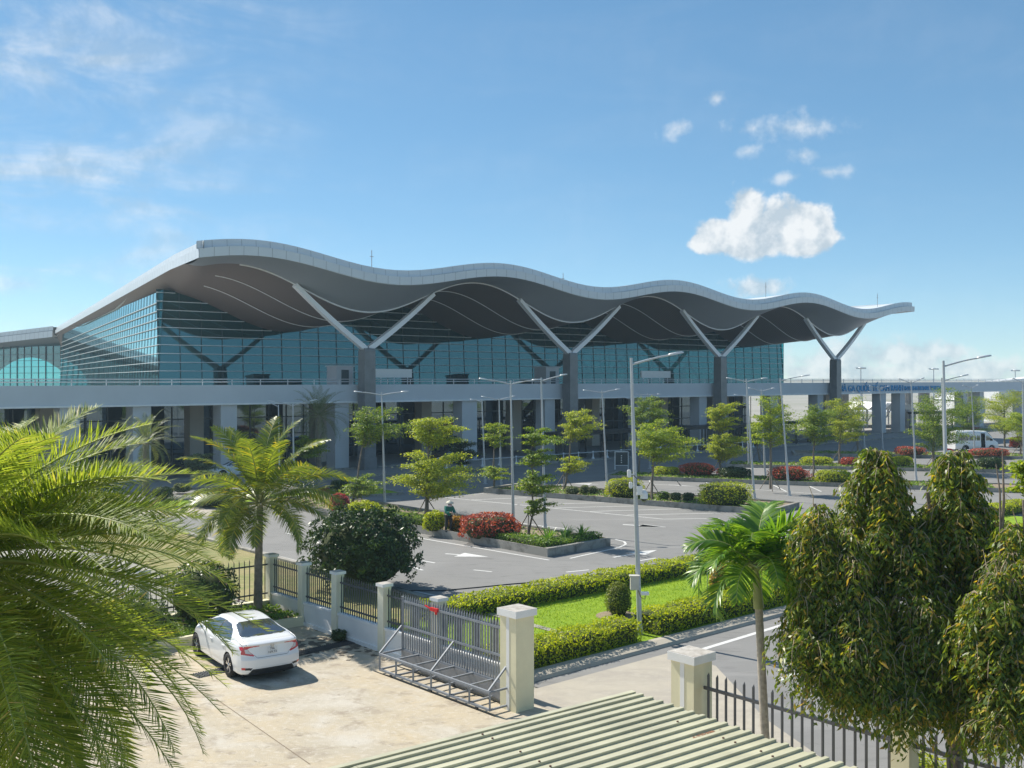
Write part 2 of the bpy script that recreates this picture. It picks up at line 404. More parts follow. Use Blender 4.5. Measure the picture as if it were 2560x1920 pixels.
L_ORANGE = leafmat('orange_leaf', [(0, (.10, .12, .012)), (.6, (.28, .16, .02)), (1, (.42, .17, .02))], .3, .45)
L_GREY = leafmat('grey_green_leaf', [(0, (.05, .07, .04)), (.6, (.11, .14, .07)), (1, (.20, .23, .13))], .3, .5)
L_COVER = leafmat('ground_cover_leaf', [(0, (.05, .10, .016)), (.6, (.10, .18, .02)), (1, (.20, .27, .06))], .3, .5)
L_FLOWER = leafmat('pink_flower', [(0, (.45, .08, .16)), (1, (.65, .16, .25))], .3, .5)
RNG = np.random.default_rng(11)
random.seed(5)
# ---------------------------------------------------------------- setting: ground, roads, kerbs, markings
def sheet(name, pts, z, mat):
    mb = MB(); mb.poly([(p[0], p[1], z) for p in pts]); return setting(name, mb, mat)
mb = MB(); mb.quad((-6000, -400, -.02), (6000, -400, -.02), (6000, 9000, -.02), (-6000, 9000, -.02)); setting('ground', mb, GROUND)

FA = G(679, 1384.5, 2.07); FA.z = 0                       # corner post of the yard fence
def fence(d, b=0.0, z=0.0):                               # d metres along the fence, b metres into the yard
    p = FA + Gd * d + Bd * b; return Vector((p.x, p.y, z))
sheet('parking_lot', [T(-70, -1), T(150, -1), T(150, -72), fence(70, -1), fence(-40, -1), T(-70, -60)], 0.0, ASPHALT)
sheet('yard', [fence(0, 0), fence(60, 0), fence(60, 60), fence(0, 60)], .008, CONCRETE)
# drive outside the gate and strip along the fence
_gp = G(1290, 1784); dg = (Vector((_gp.x, _gp.y, 0)) - Gd * .3 - FA).dot(Gd) + .35                # where the gate opening starts along the fence
sheet('driveway', [fence(dg - 1.2, .05), fence(dg + 8.2, .05), fence(dg + 8.2, -1.2), fence(dg + 4.2, -3.4), fence(dg + .6, -6.2), fence(dg - 1.2, -6.4)], .012, APRON)
sheet('fence_strip', [fence(dg + 8.2, .05), fence(60, .05), fence(60, -1.3), fence(dg + 8.2, -1.2)], .012, APRON)
# rough grass strip between the fence and the road
sheet('dry_grass', [fence(-30, -.2), fence(9.6, -.2), fence(9.6, -5.2), fence(-30, -5.6)], .016, DRYGRASS)
mb = MB()
for a, b in ((-30, 9.4),): mb.bar(fence(a, -5.7, .05), fence(b, -5.3, .05), .28, .14)
setting('road_edge', mb, KERB)

# lawn between the hedges, bounded by a sloped kerb
K0, K1 = G(1336, 1706), G(1760, 1593)
KU = (K1 - K0).normalized(); KN = Vector((-KU.y, KU.x, 0))
def kerbpt(t, n, z=0.0):
    p = K0 + KU * t + KN * n; return Vector((p.x, p.y, z))
sheet('lawn', [kerbpt(-1.1, .5), kerbpt(44, .5), kerbpt(44, 8.2), kerbpt(-1.1, 7.6)], .10, LAWN)
mb = MB(); prof = [(0, .02), (.06, .10), (.34, .16), (.52, .16), (.52, 0), (0, 0)]
vs = [kerbpt(t, n, z) for t in (-.6, 44) for n, z in prof]
n = len(prof)
mb.add(vs, [(i, (i + 1) % n, n + (i + 1) % n, n + i) for i in range(n)] + [tuple(range(n)), tuple(reversed(range(n, 2 * n)))])
setting('kerb', mb, APRON)

def island(name, corners, h=.36, soil=SOIL, wall=.16):
    """raised planting island: concrete kerb ring round a bed of soil; one object"""
    mb = MB(); n = len(corners)
    c = sum((Vector(p) for p in corners), Vector()) / n
    inner = []
    for p in corners:
        d = (c - Vector(p)); k = min(.25, wall * 1.6 / max(d.length, .1)); inner.append(Vector(p) + d * k)
    for i in range(n):
        a, b = Vector(corners[i]), Vector(corners[(i + 1) % n]); ia, ib = inner[i], inner[(i + 1) % n]
        up = Vector((0, 0, h))
        mb.quad(a, b, b + up, a + up); mb.quad(a + up, b + up, ib + up, ia + up); mb.quad(ia + up, ib + up, ib + up * .7, ia + up * .7)
    mb.poly([p + Vector((0, 0, h * .72)) for p in inner], 1)
    return setting(name, mb, [KERB, soil])
I0 = G(1368.6, 1393)
def isl1(a, b, z=0.0):                                     # a along the island away from its near corner, b across
    p = I0 - Gd * a + U * b; return Vector((p.x, p.y, z))
island('traffic_island', [isl1(0, 0), isl1(.3, 4.5), isl1(27, 4.6), isl1(27, 0)], .40)
# the second island: along the back of the near bays
def strip(p0, p1, w, ext0=0, ext1=0):
    d = (p1 - p0).normalized(); nn = Vector((-d.y, d.x, 0))
    if nn.y < 0: nn = -nn
    a, b = p0 - d * ext0, p1 + d * ext1
    return [a, b, b + nn * w, a + nn * w]
J0, J1 = G(1209, 1232), G(1760, 1275)
island('traffic_island', strip(J0, J1, 4.6, 0, 4.5), .36)
Q0, Q1 = G(1512, 1197), G(2060, 1216)
island('traffic_island', strip(Q0, Q1, 4.0, 0, 14), .32)
R0, R1 = G(1815, 1168), G(2150, 1175)
island('traffic_island', strip(R0, R1, 4.0, 0, 30), .3)
W0, W1 = G(2230, 1143), G(2560, 1148)
island('traffic_island', strip(W0, W1, 5.0, 10, 20), .3)
V0, V1 = G(600, 1262), G(1010, 1236)
island('planting_bed', strip(V0, V1, 3.6, 40, 0), .16, LAWN)
sheet('forecourt', [T(-60, -6), T(150, -6), T(150, 18), T(-60, 18)], .014, PAVE)
mb = MB(); mb.bar(T(-60, -6.1, .07), T(150, -6.1, .07), .3, .16); mb.bar(T(-60, 1.0, .08), T(150, 1.0, .08), .2, .18); setting('forecourt_kerb', mb, KERB)
sheet('side_path', [G(300, 1262), G(560, 1262), G(520, 1290), G(280, 1300)], .02, APRON)

# painted markings, each a thin sheet above the asphalt
mb = MB()
def mline(a, b, w=.12):
    a, b = G(*a), G(*b); d = (b - a).normalized(); nn = Vector((-d.y, d.x, 0)) * w / 2
    mb.quad(a - nn + Vector((0, 0, .005)), b - nn + Vector((0, 0, .005)), b + nn + Vector((0, 0, .005)), a + nn + Vector((0, 0, .005)))
def c5(x, y): return (800 + x * .434, 1200 + y * .434)
def s2(x, y): return (1680 + x * .217, 960 + y * .217)
def s3(x, y): return (1280 + x * .217, 960 + y * .217)
def s4(x, y): return (840 + x * .217, 960 + y * .217)
LN = [((1094, 1242), (1378, 1270)), ((1378, 1270), (1658, 1298)), ((1658, 1298), (1800, 1296)), ((1378, 1260), (1510, 1257)), ((1388, 1269.5), (1595, 1265)),
      ((1475, 1279), (1700, 1272)), ((1568, 1287.5), (1800, 1283)), ((1286, 1262), (1300, 1262)), (s4(1160, 1300), s4(1700, 1262)), (s4(1560, 1335), s4(2200, 1310)),
      ((966, 1266), (1198, 1295)), ((1198, 1295), (1420, 1323)), ((981, 1268), (960, 1282)), ((1044, 1277), (1003, 1296)), ((1110, 1285), (1078, 1302)), ((1185, 1292), (1160, 1310)),
      ((1360, 1314), (1338, 1338)), ((1270, 1303), (1245, 1322)), (c5(545, 330), c5(1320, 462)), (c5(1440, 452), c5(1725, 388)), (c5(1725, 388), c5(1762, 370)), (c5(1762, 370), c5(1752, 355)), (c5(1752, 355), c5(1700, 342)),
      (s2(35, 1098), s2(102, 1172)), (s2(375, 1115), s2(452, 1178)), (s2(745, 1140), s2(855, 1200)), (s2(1168, 1165), s2(1330, 1245)), (s2(1585, 1178), s2(1720, 1240)),
      (s2(-40, 1160), s2(420, 1190)), (s2(420, 1190), s2(960, 1216)), (s2(960, 1216), s2(1700, 1268)), (s2(0, 1262), s2(350, 1300)), (s2(350, 1300), s2(900, 1345)),
      (s3(1560, 1082), s3(1612, 1150)), (s3(1275, 1065), s3(1280, 1130)), (s3(1880, 1096), s3(1945, 1170)), (s3(1500, 1148), s3(2212, 1186)), (s3(950, 1205), s3(1080, 1215)), (s3(1700, 1250), s3(2212, 1290)),
      (s2(640, 985), s2(1060, 968)), (s2(1700, 1000), s2(2150, 1010)), (s2(1230, 890), s2(1500, 878)),
      (s4(600, 1275), s4(735, 1268)), (s4(580, 1325), s4(750, 1340)), (s4(0, 1312), s4(560, 1262)), (s4(0, 1080), s4(780, 1042)),
      ((499, 1339), (673, 1384)), ((673, 1384), (1000, 1470)), ((1000, 1470), (1165, 1506)), (c5(590, 465), c5(662, 478)), (c5(540, 503), c5(592, 520)), (c5(885, 518), c5(990, 529)), (c5(1418, 531), c5(1550, 518)),
      (c5(1842, 465), c5(1936, 450)), ((600, 1325), (640, 1328)), ((716, 1333), (735, 1337)), ((2495, 1270), (2560, 1262)), ((2440, 1222), (2560, 1226))]
for a, b in LN: mline(a, b)
def arrow(tail, tip, w=.16, head=.55, hl=1.5):
    a, b = G(*tail), G(*tip); d = (b - a).normalized(); nn = Vector((-d.y, d.x, 0)); z = Vector((0, 0, .006)); k = b - d * hl
    mb.quad(a - nn * w / 2 + z, k - nn * w / 2 + z, k + nn * w / 2 + z, a + nn * w / 2 + z)
    mb.add([k - nn * head + z, b + z, k + nn * head + z], [(0, 1, 2)])
arrow(c5(722, 425), c5(972, 443)); arrow(c5(1690, 446), c5(1942, 404)); arrow(c5(1745, 258), c5(1992, 273)); arrow(s3(1280, 1618), s3(1780, 1650)); arrow(s3(990, 1156), s3(690, 1148))
# the near road's edge line and dashes
e0, e1 = G(1600, 1671), G(1965, 1560)
for t0, t1 in ((-2.5, 30),):
    d = (e1 - e0).normalized(); a = e0 + d * t0; b = e0 + d * t1; nn = Vector((-d.y, d.x, 0)) * .09; z = Vector((0, 0, .005))
    mb.quad(a - nn + z, b - nn + z, b + nn + z, a + nn + z)
for t in range(0, 30, 6):
    a = G(1945, 1701) + d * t; b = a + d * 1.6; mb.quad(a - nn + z, b - nn + z, b + nn + z, a + nn + z)
setting('road_markings', mb, MARK)

# drain channel with its grating across the yard
mb = MB(); d0, d1 = G(486, 1692), G(890, 1603); dd = (d1 - d0).normalized(); dn = Vector((-dd.y, dd.x, 0)); L = (d1 - d0).length
mb.quad(*[p + Vector((0, 0, .012)) for p in (d0 - dn * .26, d1 - dn * .26, d1 + dn * .26, d0 + dn * .26)])
k = 0.0
while k < L:
    mb.obox(d0 + dd * (k + .02) + Vector((0, 0, .02)), dd * .014, dn * .24, Vector((0, 0, .012)), 1); k += .075
for s_ in (-.12, 0, .12): mb.obox((d0 + d1) / 2 + dn * s_ + Vector((0, 0, .018)), dd * L / 2, dn * .012, Vector((0, 0, .012)), 1)
tag(link('drain_grating', mb.mesh('drain_grating', [BLACKM, M('grating_iron', (.06, .062, .066), .6)])), 'long dark iron drain grating set across the concrete yard under the sedan', 'drain')

def stain(name, c, n, spread, seed, mat, z=.0135):
    rng = np.random.default_rng(seed); mb = MB()
    for i in range(n):
        p = c + dd * rng.normal(0, spread[0]) + dn * rng.normal(0, spread[1]); r = rng.uniform(.02, .16) ** 1.0
        mb.poly([(p.x + math.cos(a) * r * k1, p.y + math.sin(a) * r * k1, z + i * 2e-5) for a, k1 in zip(np.linspace(0, 2 * math.pi, 11, endpoint=False), rng.uniform(.45, 1.0, 11))])
    o = link(name, mb.mesh(name, mat)); o['kind'] = 'stuff'; return o
DIRT = M('damp_dirt', (.13, .11, .085), .95, .4, 8)
stain('dirt_stains', d1 - dd * .5 - dn * .25, 110, (.55, .28), 3, DIRT); stain('dirt_stains', d1 - dd * 1.4 + dn * .9, 90, (.7, .5), 4, DIRT)
stain('dirt_stains', d1 - dd * .2 - dn * 1.0, 60, (.5, .5), 5, DIRT)

# ---------------------------------------------------------------- the terminal
PER = 25.7
def ph(t): return math.cos(2 * math.pi * (t - 12.85) / PER)
KS = [(-4.5, 17.25, .75), (0, 16.05, 1.72), (5, 15.5, 1.78), (15, 14.77, 1.75), (60, 14.4, 1.75), (200, 14.4, 1.5)]
def sof(t, s):
    for (a, m0, a0), (b, m1, a1) in zip(KS, KS[1:]):
        if s <= b:
            k = (s - a) / (b - a); return m0 + (m1 - m0) * k + (a0 + (a1 - a0) * k) * ph(t)
    return 14.4 + 1.5 * ph(t)
TL0, TR = -18.0, 90.6
def tl(s): return TL0 + .237 * (s + 4.5)
def soffit_z(t, s):
    d = t - tl(s); e = 17.75 if s > 3 else 17.75 + (sof(t, s) - 17.75) * (1 - (s + 4.5) / 7.5)
    k = min(1, max(0, d / (2.2 if s > 3 else 1.2))); k = k * k * (3 - 2 * k)
    z = e + (sof(t, s) - e) * k
    d2 = TR - t; k2 = min(1, max(0, d2 / 2.0))
    return z if s < 0 else z + 0 * k2
terminal = root('airport_terminal', O, 'airport terminal with a rippling white wave roof over a teal glass front', 'building')
SEND = 150.0
NT_ = 170
def smesh(s_list, mi_of):
    mb = MB(); W = NT_ + 1; vs = []
    for s in s_list:
        a = tl(s)
        for i in range(W):
            t = a + (TR - a) * i / NT_; vs.append(T(t, s, soffit_z(t, s)))
    fs = []
    for j in range(len(s_list) - 1):
        for i in range(NT_): fs.append((j * W + i, (j + 1) * W + i, (j + 1) * W + i + 1, j * W + i + 1))
    mb.add(vs, fs, 0, True); return mb
def slatwood():
    m = bpy.data.materials.new('wood_slat_ceiling'); m.use_nodes = True
    nt = NT(m.node_tree); b = nt.n['Principled BSDF']; b.inputs['Roughness'].default_value = .6
    g = nt.node('ShaderNodeNewGeometry'); mp = nt.node('ShaderNodeMapping'); mp.inputs['Rotation'].default_value = (0, 0, -math.atan2(U.y, U.x))
    nt.link(g.outputs['Position'], mp.inputs['Vector'])
    w = nt.node('ShaderNodeTexWave', bands_direction='Y', wave_profile='SIN'); w.inputs['Scale'].default_value = 1.05; nt.link(mp.outputs[0], w.inputs['Vector'])
    cr = nt.node('ShaderNodeValToRGB'); cr.color_ramp.elements[0].position = .25; cr.color_ramp.elements[1].position = .5
    cr.color_ramp.elements[0].color = (.11, .088, .08, 1); cr.color_ramp.elements[1].color = (.22, .175, .155, 1)
    nt.link(w.outputs['Fac'], cr.inputs[0]); nt.link(cr.outputs[0], b.inputs['Base Color']); return m
WOOD = slatwood()
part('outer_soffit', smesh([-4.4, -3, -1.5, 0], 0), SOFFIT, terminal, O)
part('inner_soffit', smesh([0, 1, 2.5, 5, 7.5, 10, 12.5, 15, 20, 28, 40, 60, 100, SEND], 0), WOOD, terminal, O)
# roof deck
mb = MB(); W = NT_ + 1; vs = []; SR = [-4.05, -2, 5, 20, 50, 90, 130, SEND]
for s in SR:
    a = tl(s) + .35
    for i in range(W):
        t = a + (TR - .3 - a) * i / NT_; k = math.sin(math.pi * max(0, s + 4) / (SEND + 4))
        vs.append(T(t, s, min(18.5 + .75 * ph(t) - min(1.3, (s + 4) * .035), 18.95 + .12 * (t - a))))
fs = [(j * W + i, j * W + i + 1, (j + 1) * W + i + 1, (j + 1) * W + i) for j in range(len(SR) - 1) for i in range(NT_)]
mb.add(vs, fs, 0, True)
part('roof_deck', mb, FASCIA, terminal, O)
# cladding panels of the roof edge, two stepped bands; every panel with its own open joint
fas = MB()
def band(fn_lo, fn_hi, n, outward, mi=0, gap=.012):
    for i in range(n):
        a, b = (i + gap) / n, (i + 1 - gap) / n
        fas.quad(fn_lo(a), fn_lo(b), fn_hi(b), fn_hi(a), mi)
def ft(k): return TL0 + (TR - TL0) * k
NP = 88
def zb(t): return 17.25 + .75 * ph(t)
band(lambda k: T(ft(k), -4.5, zb(ft(k))), lambda k: T(ft(k), -4.52, zb(ft(k)) + .72), NP, 0)
band(lambda k: T(ft(k), -4.15, zb(ft(k)) + .74), lambda k: T(ft(k), -4.1, zb(ft(k)) + 1.32), NP, 0)
for i in range(NT_):
    a, b = ft(i / NT_), ft((i + 1) / NT_)
    for s0, z0, z1 in ((-4.46, .0, .72), (-4.06, .70, 1.30)): fas.quad(T(a, s0, zb(a) + z0), T(b, s0, zb(b) + z0), T(b, s0, zb(b) + z1), T(a, s0, zb(a) + z1), 1)
    fas.quad(T(a, -4.5, zb(a) + .722), T(b, -4.5, zb(b) + .722), T(b, -4.1, zb(b) + .726), T(a, -4.1, zb(a) + .726), 0)
    fas.quad(T(a, -4.5, zb(a)), T(b, -4.5, zb(b)), T(b, -4.38, soffit_z(b, -4.4)), T(a, -4.38, soffit_z(a, -4.4)), 0)
C0, C1 = T(TL0, -4.5), T(tl(SEND), SEND)
def ed(k, off, z):
    p = C0 + (C1 - C0) * k; d = (C1 - C0).normalized(); nn = Vector((-d.y, d.x, 0)); p = p - nn * off; 
    zz = zb(TL0) + (17.78 - zb(TL0)) * min(1, k * 12)
    return Vector((p.x, p.y, zz + z))
band(lambda k: ed(k, 0, 0), lambda k: ed(k, 0, .72), 110, 0)
band(lambda k: ed(k, .3, .74), lambda k: ed(k, .34, 1.34), 110, 0)
for i in range(60):
    a, b = i / 60, (i + 1) / 60
    fas.quad(ed(a, .04, 0), ed(b, .04, 0), ed(b, .04, .72), ed(a, .04, .72), 1); fas.quad(ed(a, .36, .7), ed(b, .36, .7), ed(b, .38, 1.32), ed(a, .38, 1.32), 1)
    fas.quad(ed(a, 0, .722), ed(b, 0, .722), ed(b, .34, .728), ed(a, .34, .728), 0)
# right-hand return
fas.quad(T(TR, -4.5, zb(TR)), T(TR, SEND, 17.9), T(TR, SEND, 18.6), T(TR, -4.5, zb(TR) + .72), 0)
fas.quad(T(TR - .3, -4.1, zb(TR) + .74), T(TR - .3, SEND, 18.64), T(TR - .3, SEND, 19.2), T(TR - .3, -4.1, zb(TR) + 1.32), 0)
fas.quad(T(TR, -4.5, zb(TR)), T(TR, -4.4, soffit_z(TR, -4.4)), T(TR, SEND, 15.5), T(TR, SEND, 17.9), 0)
part('roof_fascia', fas, [FASCIA, FASCIA_BACK], terminal, O)
# pale trims following the waves under the roof
for nm, s, r in (('soffit_trim', 0.0, .085), ('soffit_trim', 5.2, .05), ('soffit_trim', 10.0, .045)):
    mb = MB(); a = tl(s) + (3.5 if s > 0 else 4.5)
    mb.tube([T(t, s, soffit_z(t, s) - .03) for t in np.linspace(a, TR - .3, 190)], r, 5)
    part(nm, mb, STRIP, terminal, O)
# columns with forked struts
for k in range(4):
    t = k * PER
    mb = MB(); vs = []
    for z, w in ((0, .66), (1.1, .66), (1.12, .61), (10.75, .56), (11.0, .50)):
        for a, b in ((-w, -w), (w, -w), (w, w), (-w, w)): vs.append(T(t + a, b, z))
    fs = [(j * 4 + i, j * 4 + (i + 1) % 4, j * 4 + 4 + (i + 1) % 4, j * 4 + 4 + i) for j in range(4) for i in range(4)] + [(16, 17, 18, 19)]
    mb.add(vs, fs)
    cl = part('support_column', mb, STONE, terminal, O)
    for sg in (-1, 1):
        sb = MB(); pts = []
        te = t + sg * 7.4
        a = Vector(T(t + sg * .18, 0, 10.95)); b = Vector(T(te, -.1, sof(te, 0) - .12))
        prev = None; N = 8
        for i in range(N + 1):
            q = i / N; p = a.lerp(b, q); p.z += -.35 * math.sin(math.pi * q) * .5
            wt = .30 - .08 * q; pts.append((p, wt))
        ring = []
        for p, wt in pts:
            dirv = (b - a).normalized(); nx = Vector((-dirv.z * U.x, -dirv.z * U.y, dirv.dot(U))) * sg
            nx.normalize(); ny = MM
            ring.append([p + nx * wt * .8 + ny * .28, p + nx * wt * .8 - ny * .28, p - nx * wt * .8 - ny * .28, p - nx * wt * .8 + ny * .28])
        vs = [v for r_ in ring for v in r_]
        fs = [(i * 4 + j, i * 4 + (j + 1) % 4, i * 4 + 4 + (j + 1) % 4, i * 4 + 4 + j) for i in range(N) for j in range(4)] + [(0, 1, 2, 3), (N * 4, N * 4 + 1, N * 4 + 2, N * 4 + 3)]
        sb.add(vs, fs)
        part('strut', sb, STRUT, cl, O)
# glazing: front, side and right return, with fins and mullions
SG = 15.0
GL, GR = -13.3, 86.6
def gs(z): return SG + (z - 6.9) * .05                      # the glass leans back a little
FINZ = [8.98 + .82 * k for k in range(0, 10)]
mb = MB(); N = 120
for i in range(N):
    a, b = GL + (GR - GL) * i / N, GL + (GR - GL) * (i + 1) / N
    za, zc = sof(a, SG) + .15, sof(b, SG) + .15; mb.quad(T(a, SG, 6.9), T(b, SG, 6.9), T(b, gs(zc), zc), T(a, gs(za), za))
part('front_glazing', mb, GLASS, terminal, O)
mb = MB()
for z in FINZ:
    run = None
    for i in range(401):
        t = GL + (GR - GL) * i / 400; ok = sof(t, SG) > z + .1 and i < 400
        if ok and run is None: run = t
        if not ok and run is not None:
            if t - run > .8: mb.bar(T(run, gs(z) - .14, z), T(t, gs(z) - .14, z), .22, .055)
            run = None
part('window_fin', mb, FIN, terminal, O)
mb = MB(); t = GL + .05
while t < GR + .1:
    mb.bar(T(t, SG - .03, 6.9), T(t, gs(sof(t, SG)) - .03, sof(t, SG)), .04, .06, up=(U.x, U.y, 0)); t += PER / 12
part('mullion', mb, MULL, terminal, O)
S0 = T(GL, SG); sd = (C1 - C0).normalized(); S1 = S0 + sd * 124; sn = Vector((-sd.y, sd.x, 0))
mb = MB()
mb.quad(Vector((S0.x, S0.y, 6.9)), Vector((S1.x, S1.y, 6.9)), Vector((S1.x, S1.y, 17.7)) - sn * .54, Vector((S0.x, S0.y, 16.6)) - sn * .49)
part('side_glazing', mb, GLASS_SIDE, terminal, O)
sn = Vector((-sd.y, sd.x, 0))
mb = MB()
for z in FINZ[:-1]: mb.bar(S0 + sn * (.10 - (z - 6.9) * .05) + Vector((0, 0, z)), S1 + sn * (.10 - (z - 6.9) * .05) + Vector((0, 0, z)), .16, .05)
part('window_fin', mb, FIN, terminal, O)
mb = MB()
for i in range(0, 60): 
    p = S0 + sd * (2.06 * i + .05) + sn * .03; mb.bar(p + Vector((0, 0, 6.9)), p - sn * .49 + Vector((0, 0, 16.7 + .008 * i)), .03, .03)
part('mullion', mb, MULL, terminal, O)
mb = MB(); mb.quad(T(GR, SG, 6.9), T(GR, SG + 60, 6.9), T(GR, SG + 60, 14.5), T(GR, SG, sof(GR, SG)))
for i in range(20):
    mb.bar(T(GR, SG + .1 + i * 3, 6.9), T(GR, SG + .1 + i * 3, 14.2), .1, .1, 1)
part('end_glazing', mb, [GLASS_CLEAR, MULL], terminal, O)
# hall behind the glass: deck, counters, dark core that leaves the right end open to the sky
mb = MB()
mb.poly([T(GL + .2, SG + .1, 6.85), T(GR, SG + .1, 6.85), T(GR, SG + 70, 6.85), T(GL + 14, SG + 70, 6.85)])
mb.poly([T(GL + 7, SG + 28, 6.85), T(66, SG + 28, 6.85), T(66, SG + 28, 14), T(GL + 7, SG + 28, 14)])
mb.poly([T(66, SG + 28, 6.85), T(66, SG + 60, 6.85), T(66, SG + 60, 14), T(66, SG + 28, 14)])
for k in range(0, 5):
    mb.obox(T(4 + 16 * k, SG + 8, 8.2), U * 3, MM * 1.4, Vector((0, 0, 1.3)))
for k in range(12):
    mb.bar(T(-6 + 8 * k, SG + 12, 6.9), T(-2 + 8 * k, SG + 12, 11), .3, .3); mb.bar(T(-2 + 8 * k, SG + 12, 11), T(2 + 8 * k, SG + 12, 6.9), .3, .3)
part('departure_hall', mb, INTERIOR, terminal, O)
mb = MB()
for k in range(9): mb.bar(T(68 + 2.1 * k, SG + 30, 6.9), T(68 + 2.1 * k, SG + 30, 13.6), .22, .3)
for z in (8.5, 10, 11.5, 13): mb.bar(T(66, SG + 30, z), T(GR, SG + 30, z), .12, .12)
part('rear_glazing_frame', mb, MULL, terminal, O)
# ground floor under the departures deck
mb = MB()
mb.quad(T(-45, SG, 0), T(GR - 9, SG, 0), T(GR - 9, SG, 6.8), T(-45, SG, 6.8))
mb.quad(T(GR - 9, SG, 0), T(GR - 9, SG + 50, 0), T(GR - 9, SG + 50, 6.8), T(GR - 9, SG, 6.8))
part('ground_floor_glazing', mb, GLASS_DARK, terminal, O)
mb = MB()
for i in range(62):
    t = -44 + i * 2.0; mb.bar(T(t, SG - .06, 0), T(t, SG - .06, 5.6), .08, .1)
for z in (2.7, 4.4): mb.bar(T(-45, SG - .06, z), T(GR - 9, SG - .06, z), .1, .1)
part('ground_floor_frame', mb, M('ground_frame', (.16, .19, .21), .5), terminal, O)
for i in range(11):
    t = -38.5 + i * 12.85
    mb = MB(); mb.obox(T(t + 1.0, 10.5, 3.0), U * .65, MM * .65, Vector((0, 0, 3.0)))
    part('rear_column', mb, PIERWARM, terminal, O)
mb = MB()                                                    # stair up to the deck, seen between the columns
for i in range(16): mb.obox(T(33 + i * .42, 12, .18 + i * .36), U * .26, MM * 1.0, Vector((0, 0, .18)))
mb.bar(T(32.6, 10.9, 1.1), T(39.9, 10.9, 7.0), .08, .9)
part('stair', mb, M('stair_concrete', (.22, .23, .24), .7), terminal, O)
for t, s, h in ((1.5, 1.5, 1.5), (27.5, 3, 1.2), (50, 3, 1.2), (58, -2, 1.0), (83, -3, 1.0)):
    mb = MB(); z = 18.5 + .75 * ph(t); mb.tube([T(t, s, z), T(t, s, z + h + .9)], .035, 5); mb.bar(T(t - .2, s, z + h + .3), T(t + .2, s, z + h + .3), .05); part('lightning_rod', mb, STEEL, terminal, O)
# wing beyond the left corner
E = C1
wp = [P(131, 816, E.y - 3), P(0, 832, E.y + 10), P(-150, 852, E.y + 26), P(-420, 886, E.y + 52)]
mb = MB()
for a, b in zip(wp, wp[1:]):
    n_ = 12
    for i in range(n_):
        p, q = a.lerp(b, (i + .02) / n_), a.lerp(b, (i + .98) / n_)
        mb.quad(p - Vector((0, 0, 2.2)), q - Vector((0, 0, 2.2)), q - Vector((0, 0, .9)), p - Vector((0, 0, .9)))
        back = Vector((0, .5, 0)); mb.quad(p - Vector((0, -.4, .9)), q - Vector((0, -.4, .9)), q + Vector((0, .4, .1)), p + Vector((0, .4, .1)))
        mb.quad(p - Vector((0, -.02, 2.15)), q - Vector((0, -.02, 2.15)), q + Vector((0, .6, 0)), p + Vector((0, .6, 0)), 1)
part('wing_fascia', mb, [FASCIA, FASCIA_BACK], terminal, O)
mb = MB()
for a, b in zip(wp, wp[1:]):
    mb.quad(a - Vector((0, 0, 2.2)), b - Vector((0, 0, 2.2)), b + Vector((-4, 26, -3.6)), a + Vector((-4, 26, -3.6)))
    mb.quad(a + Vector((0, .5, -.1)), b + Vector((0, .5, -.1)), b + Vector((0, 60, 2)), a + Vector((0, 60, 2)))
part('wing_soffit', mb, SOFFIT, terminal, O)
wy = E.y + 6
mb = MB(); a, b = P(190, 960, wy), P(-420, 960, wy + 60)
a.z = b.z = 6.5; top = 15.6
mb.quad(a, b, Vector((b.x, b.y, top)), Vector((a.x, a.y, top)))
part('wing_glazing', mb, GLASS_CLEAR, terminal, O)
mb = MB()
for i in range(40):
    p = a.lerp(b, i / 40) + Vector((0, -.1, 0)); mb.bar(p, p + Vector((0, 0, 9.2)), .12 if i % 4 else .3, .15)
for z in (8.2, 9.6, 11, 12.4, 13.8): mb.bar(a + Vector((0, -.15, z - 6.5)), b + Vector((0, -.15, z - 6.5)), .1, .1)
part('mullion', mb, MULL, terminal, O)
# inner wall of the wing with a wide arch open to the light
mb = MB(); N = 24
wd_ = (b - a); wd_.z = 0; wd_.normalize()
def aw_(r, z): q = a + Vector((0, 9, 0)) + wd_ * r; return Vector((q.x, q.y, z))
for i in range(N):
    r0, r1 = 9 + 31 * i / N, 9 + 31 * (i + 1) / N; z0, z1 = [8.0 + 5.4 * math.sin(math.pi * q) ** .75 for q in (i / N, (i + 1) / N)]
    mb.quad(aw_(r0, z0), aw_(r1, z1), aw_(r1, 18), aw_(r0, 18))
mb.quad(aw_(-6, 6), aw_(9, 6), aw_(9, 18), aw_(-6, 18)); mb.quad(aw_(40, 6), aw_(110, 6), aw_(110, 18), aw_(40, 18))
part('wing_arch', mb, M('wing_wall', (.05, .09, .10), .7), terminal, O)

# ---------------------------------------------------------------- elevated departures road in front of the terminal
viaduct = root('elevated_road', T(30, .9), 'long pale concrete elevated road crossing in front of the glass terminal', 'viaduct')
VO = T(30, .9)
t0, t1, vs0 = -75, 185, .95
mb = MB()
mb.obox(T((t0 + t1) / 2, vs0 + .15, 6.88), U * (t1 - t0) / 2, MM * .15, Vector((0, 0, .83)))
mb.obox(T((t0 + t1) / 2, vs0 + 7.0, 6.75), U * (t1 - t0) / 2, MM * 6.7, Vector((0, 0, .25)))
mb.obox(T((t0 + t1) / 2, vs0 + .35, 6.3), U * (t1 - t0) / 2, MM * .18, Vector((0, 0, .2)))
part('parapet', mb, VIADUCT, viaduct, VO)
mb = MB(); mb.bar(T(t0, vs0 - .04, 6.13), T(t1, vs0 - .04, 6.13), .14, .14)
part('drip_edge', mb, WHITE, viaduct, VO)
mb = MB()
for z in (8.2, 7.98): mb.tube([T(t0, vs0 + .15, z), T(t1, vs0 + .15, z)], .045, 6)
t = t0
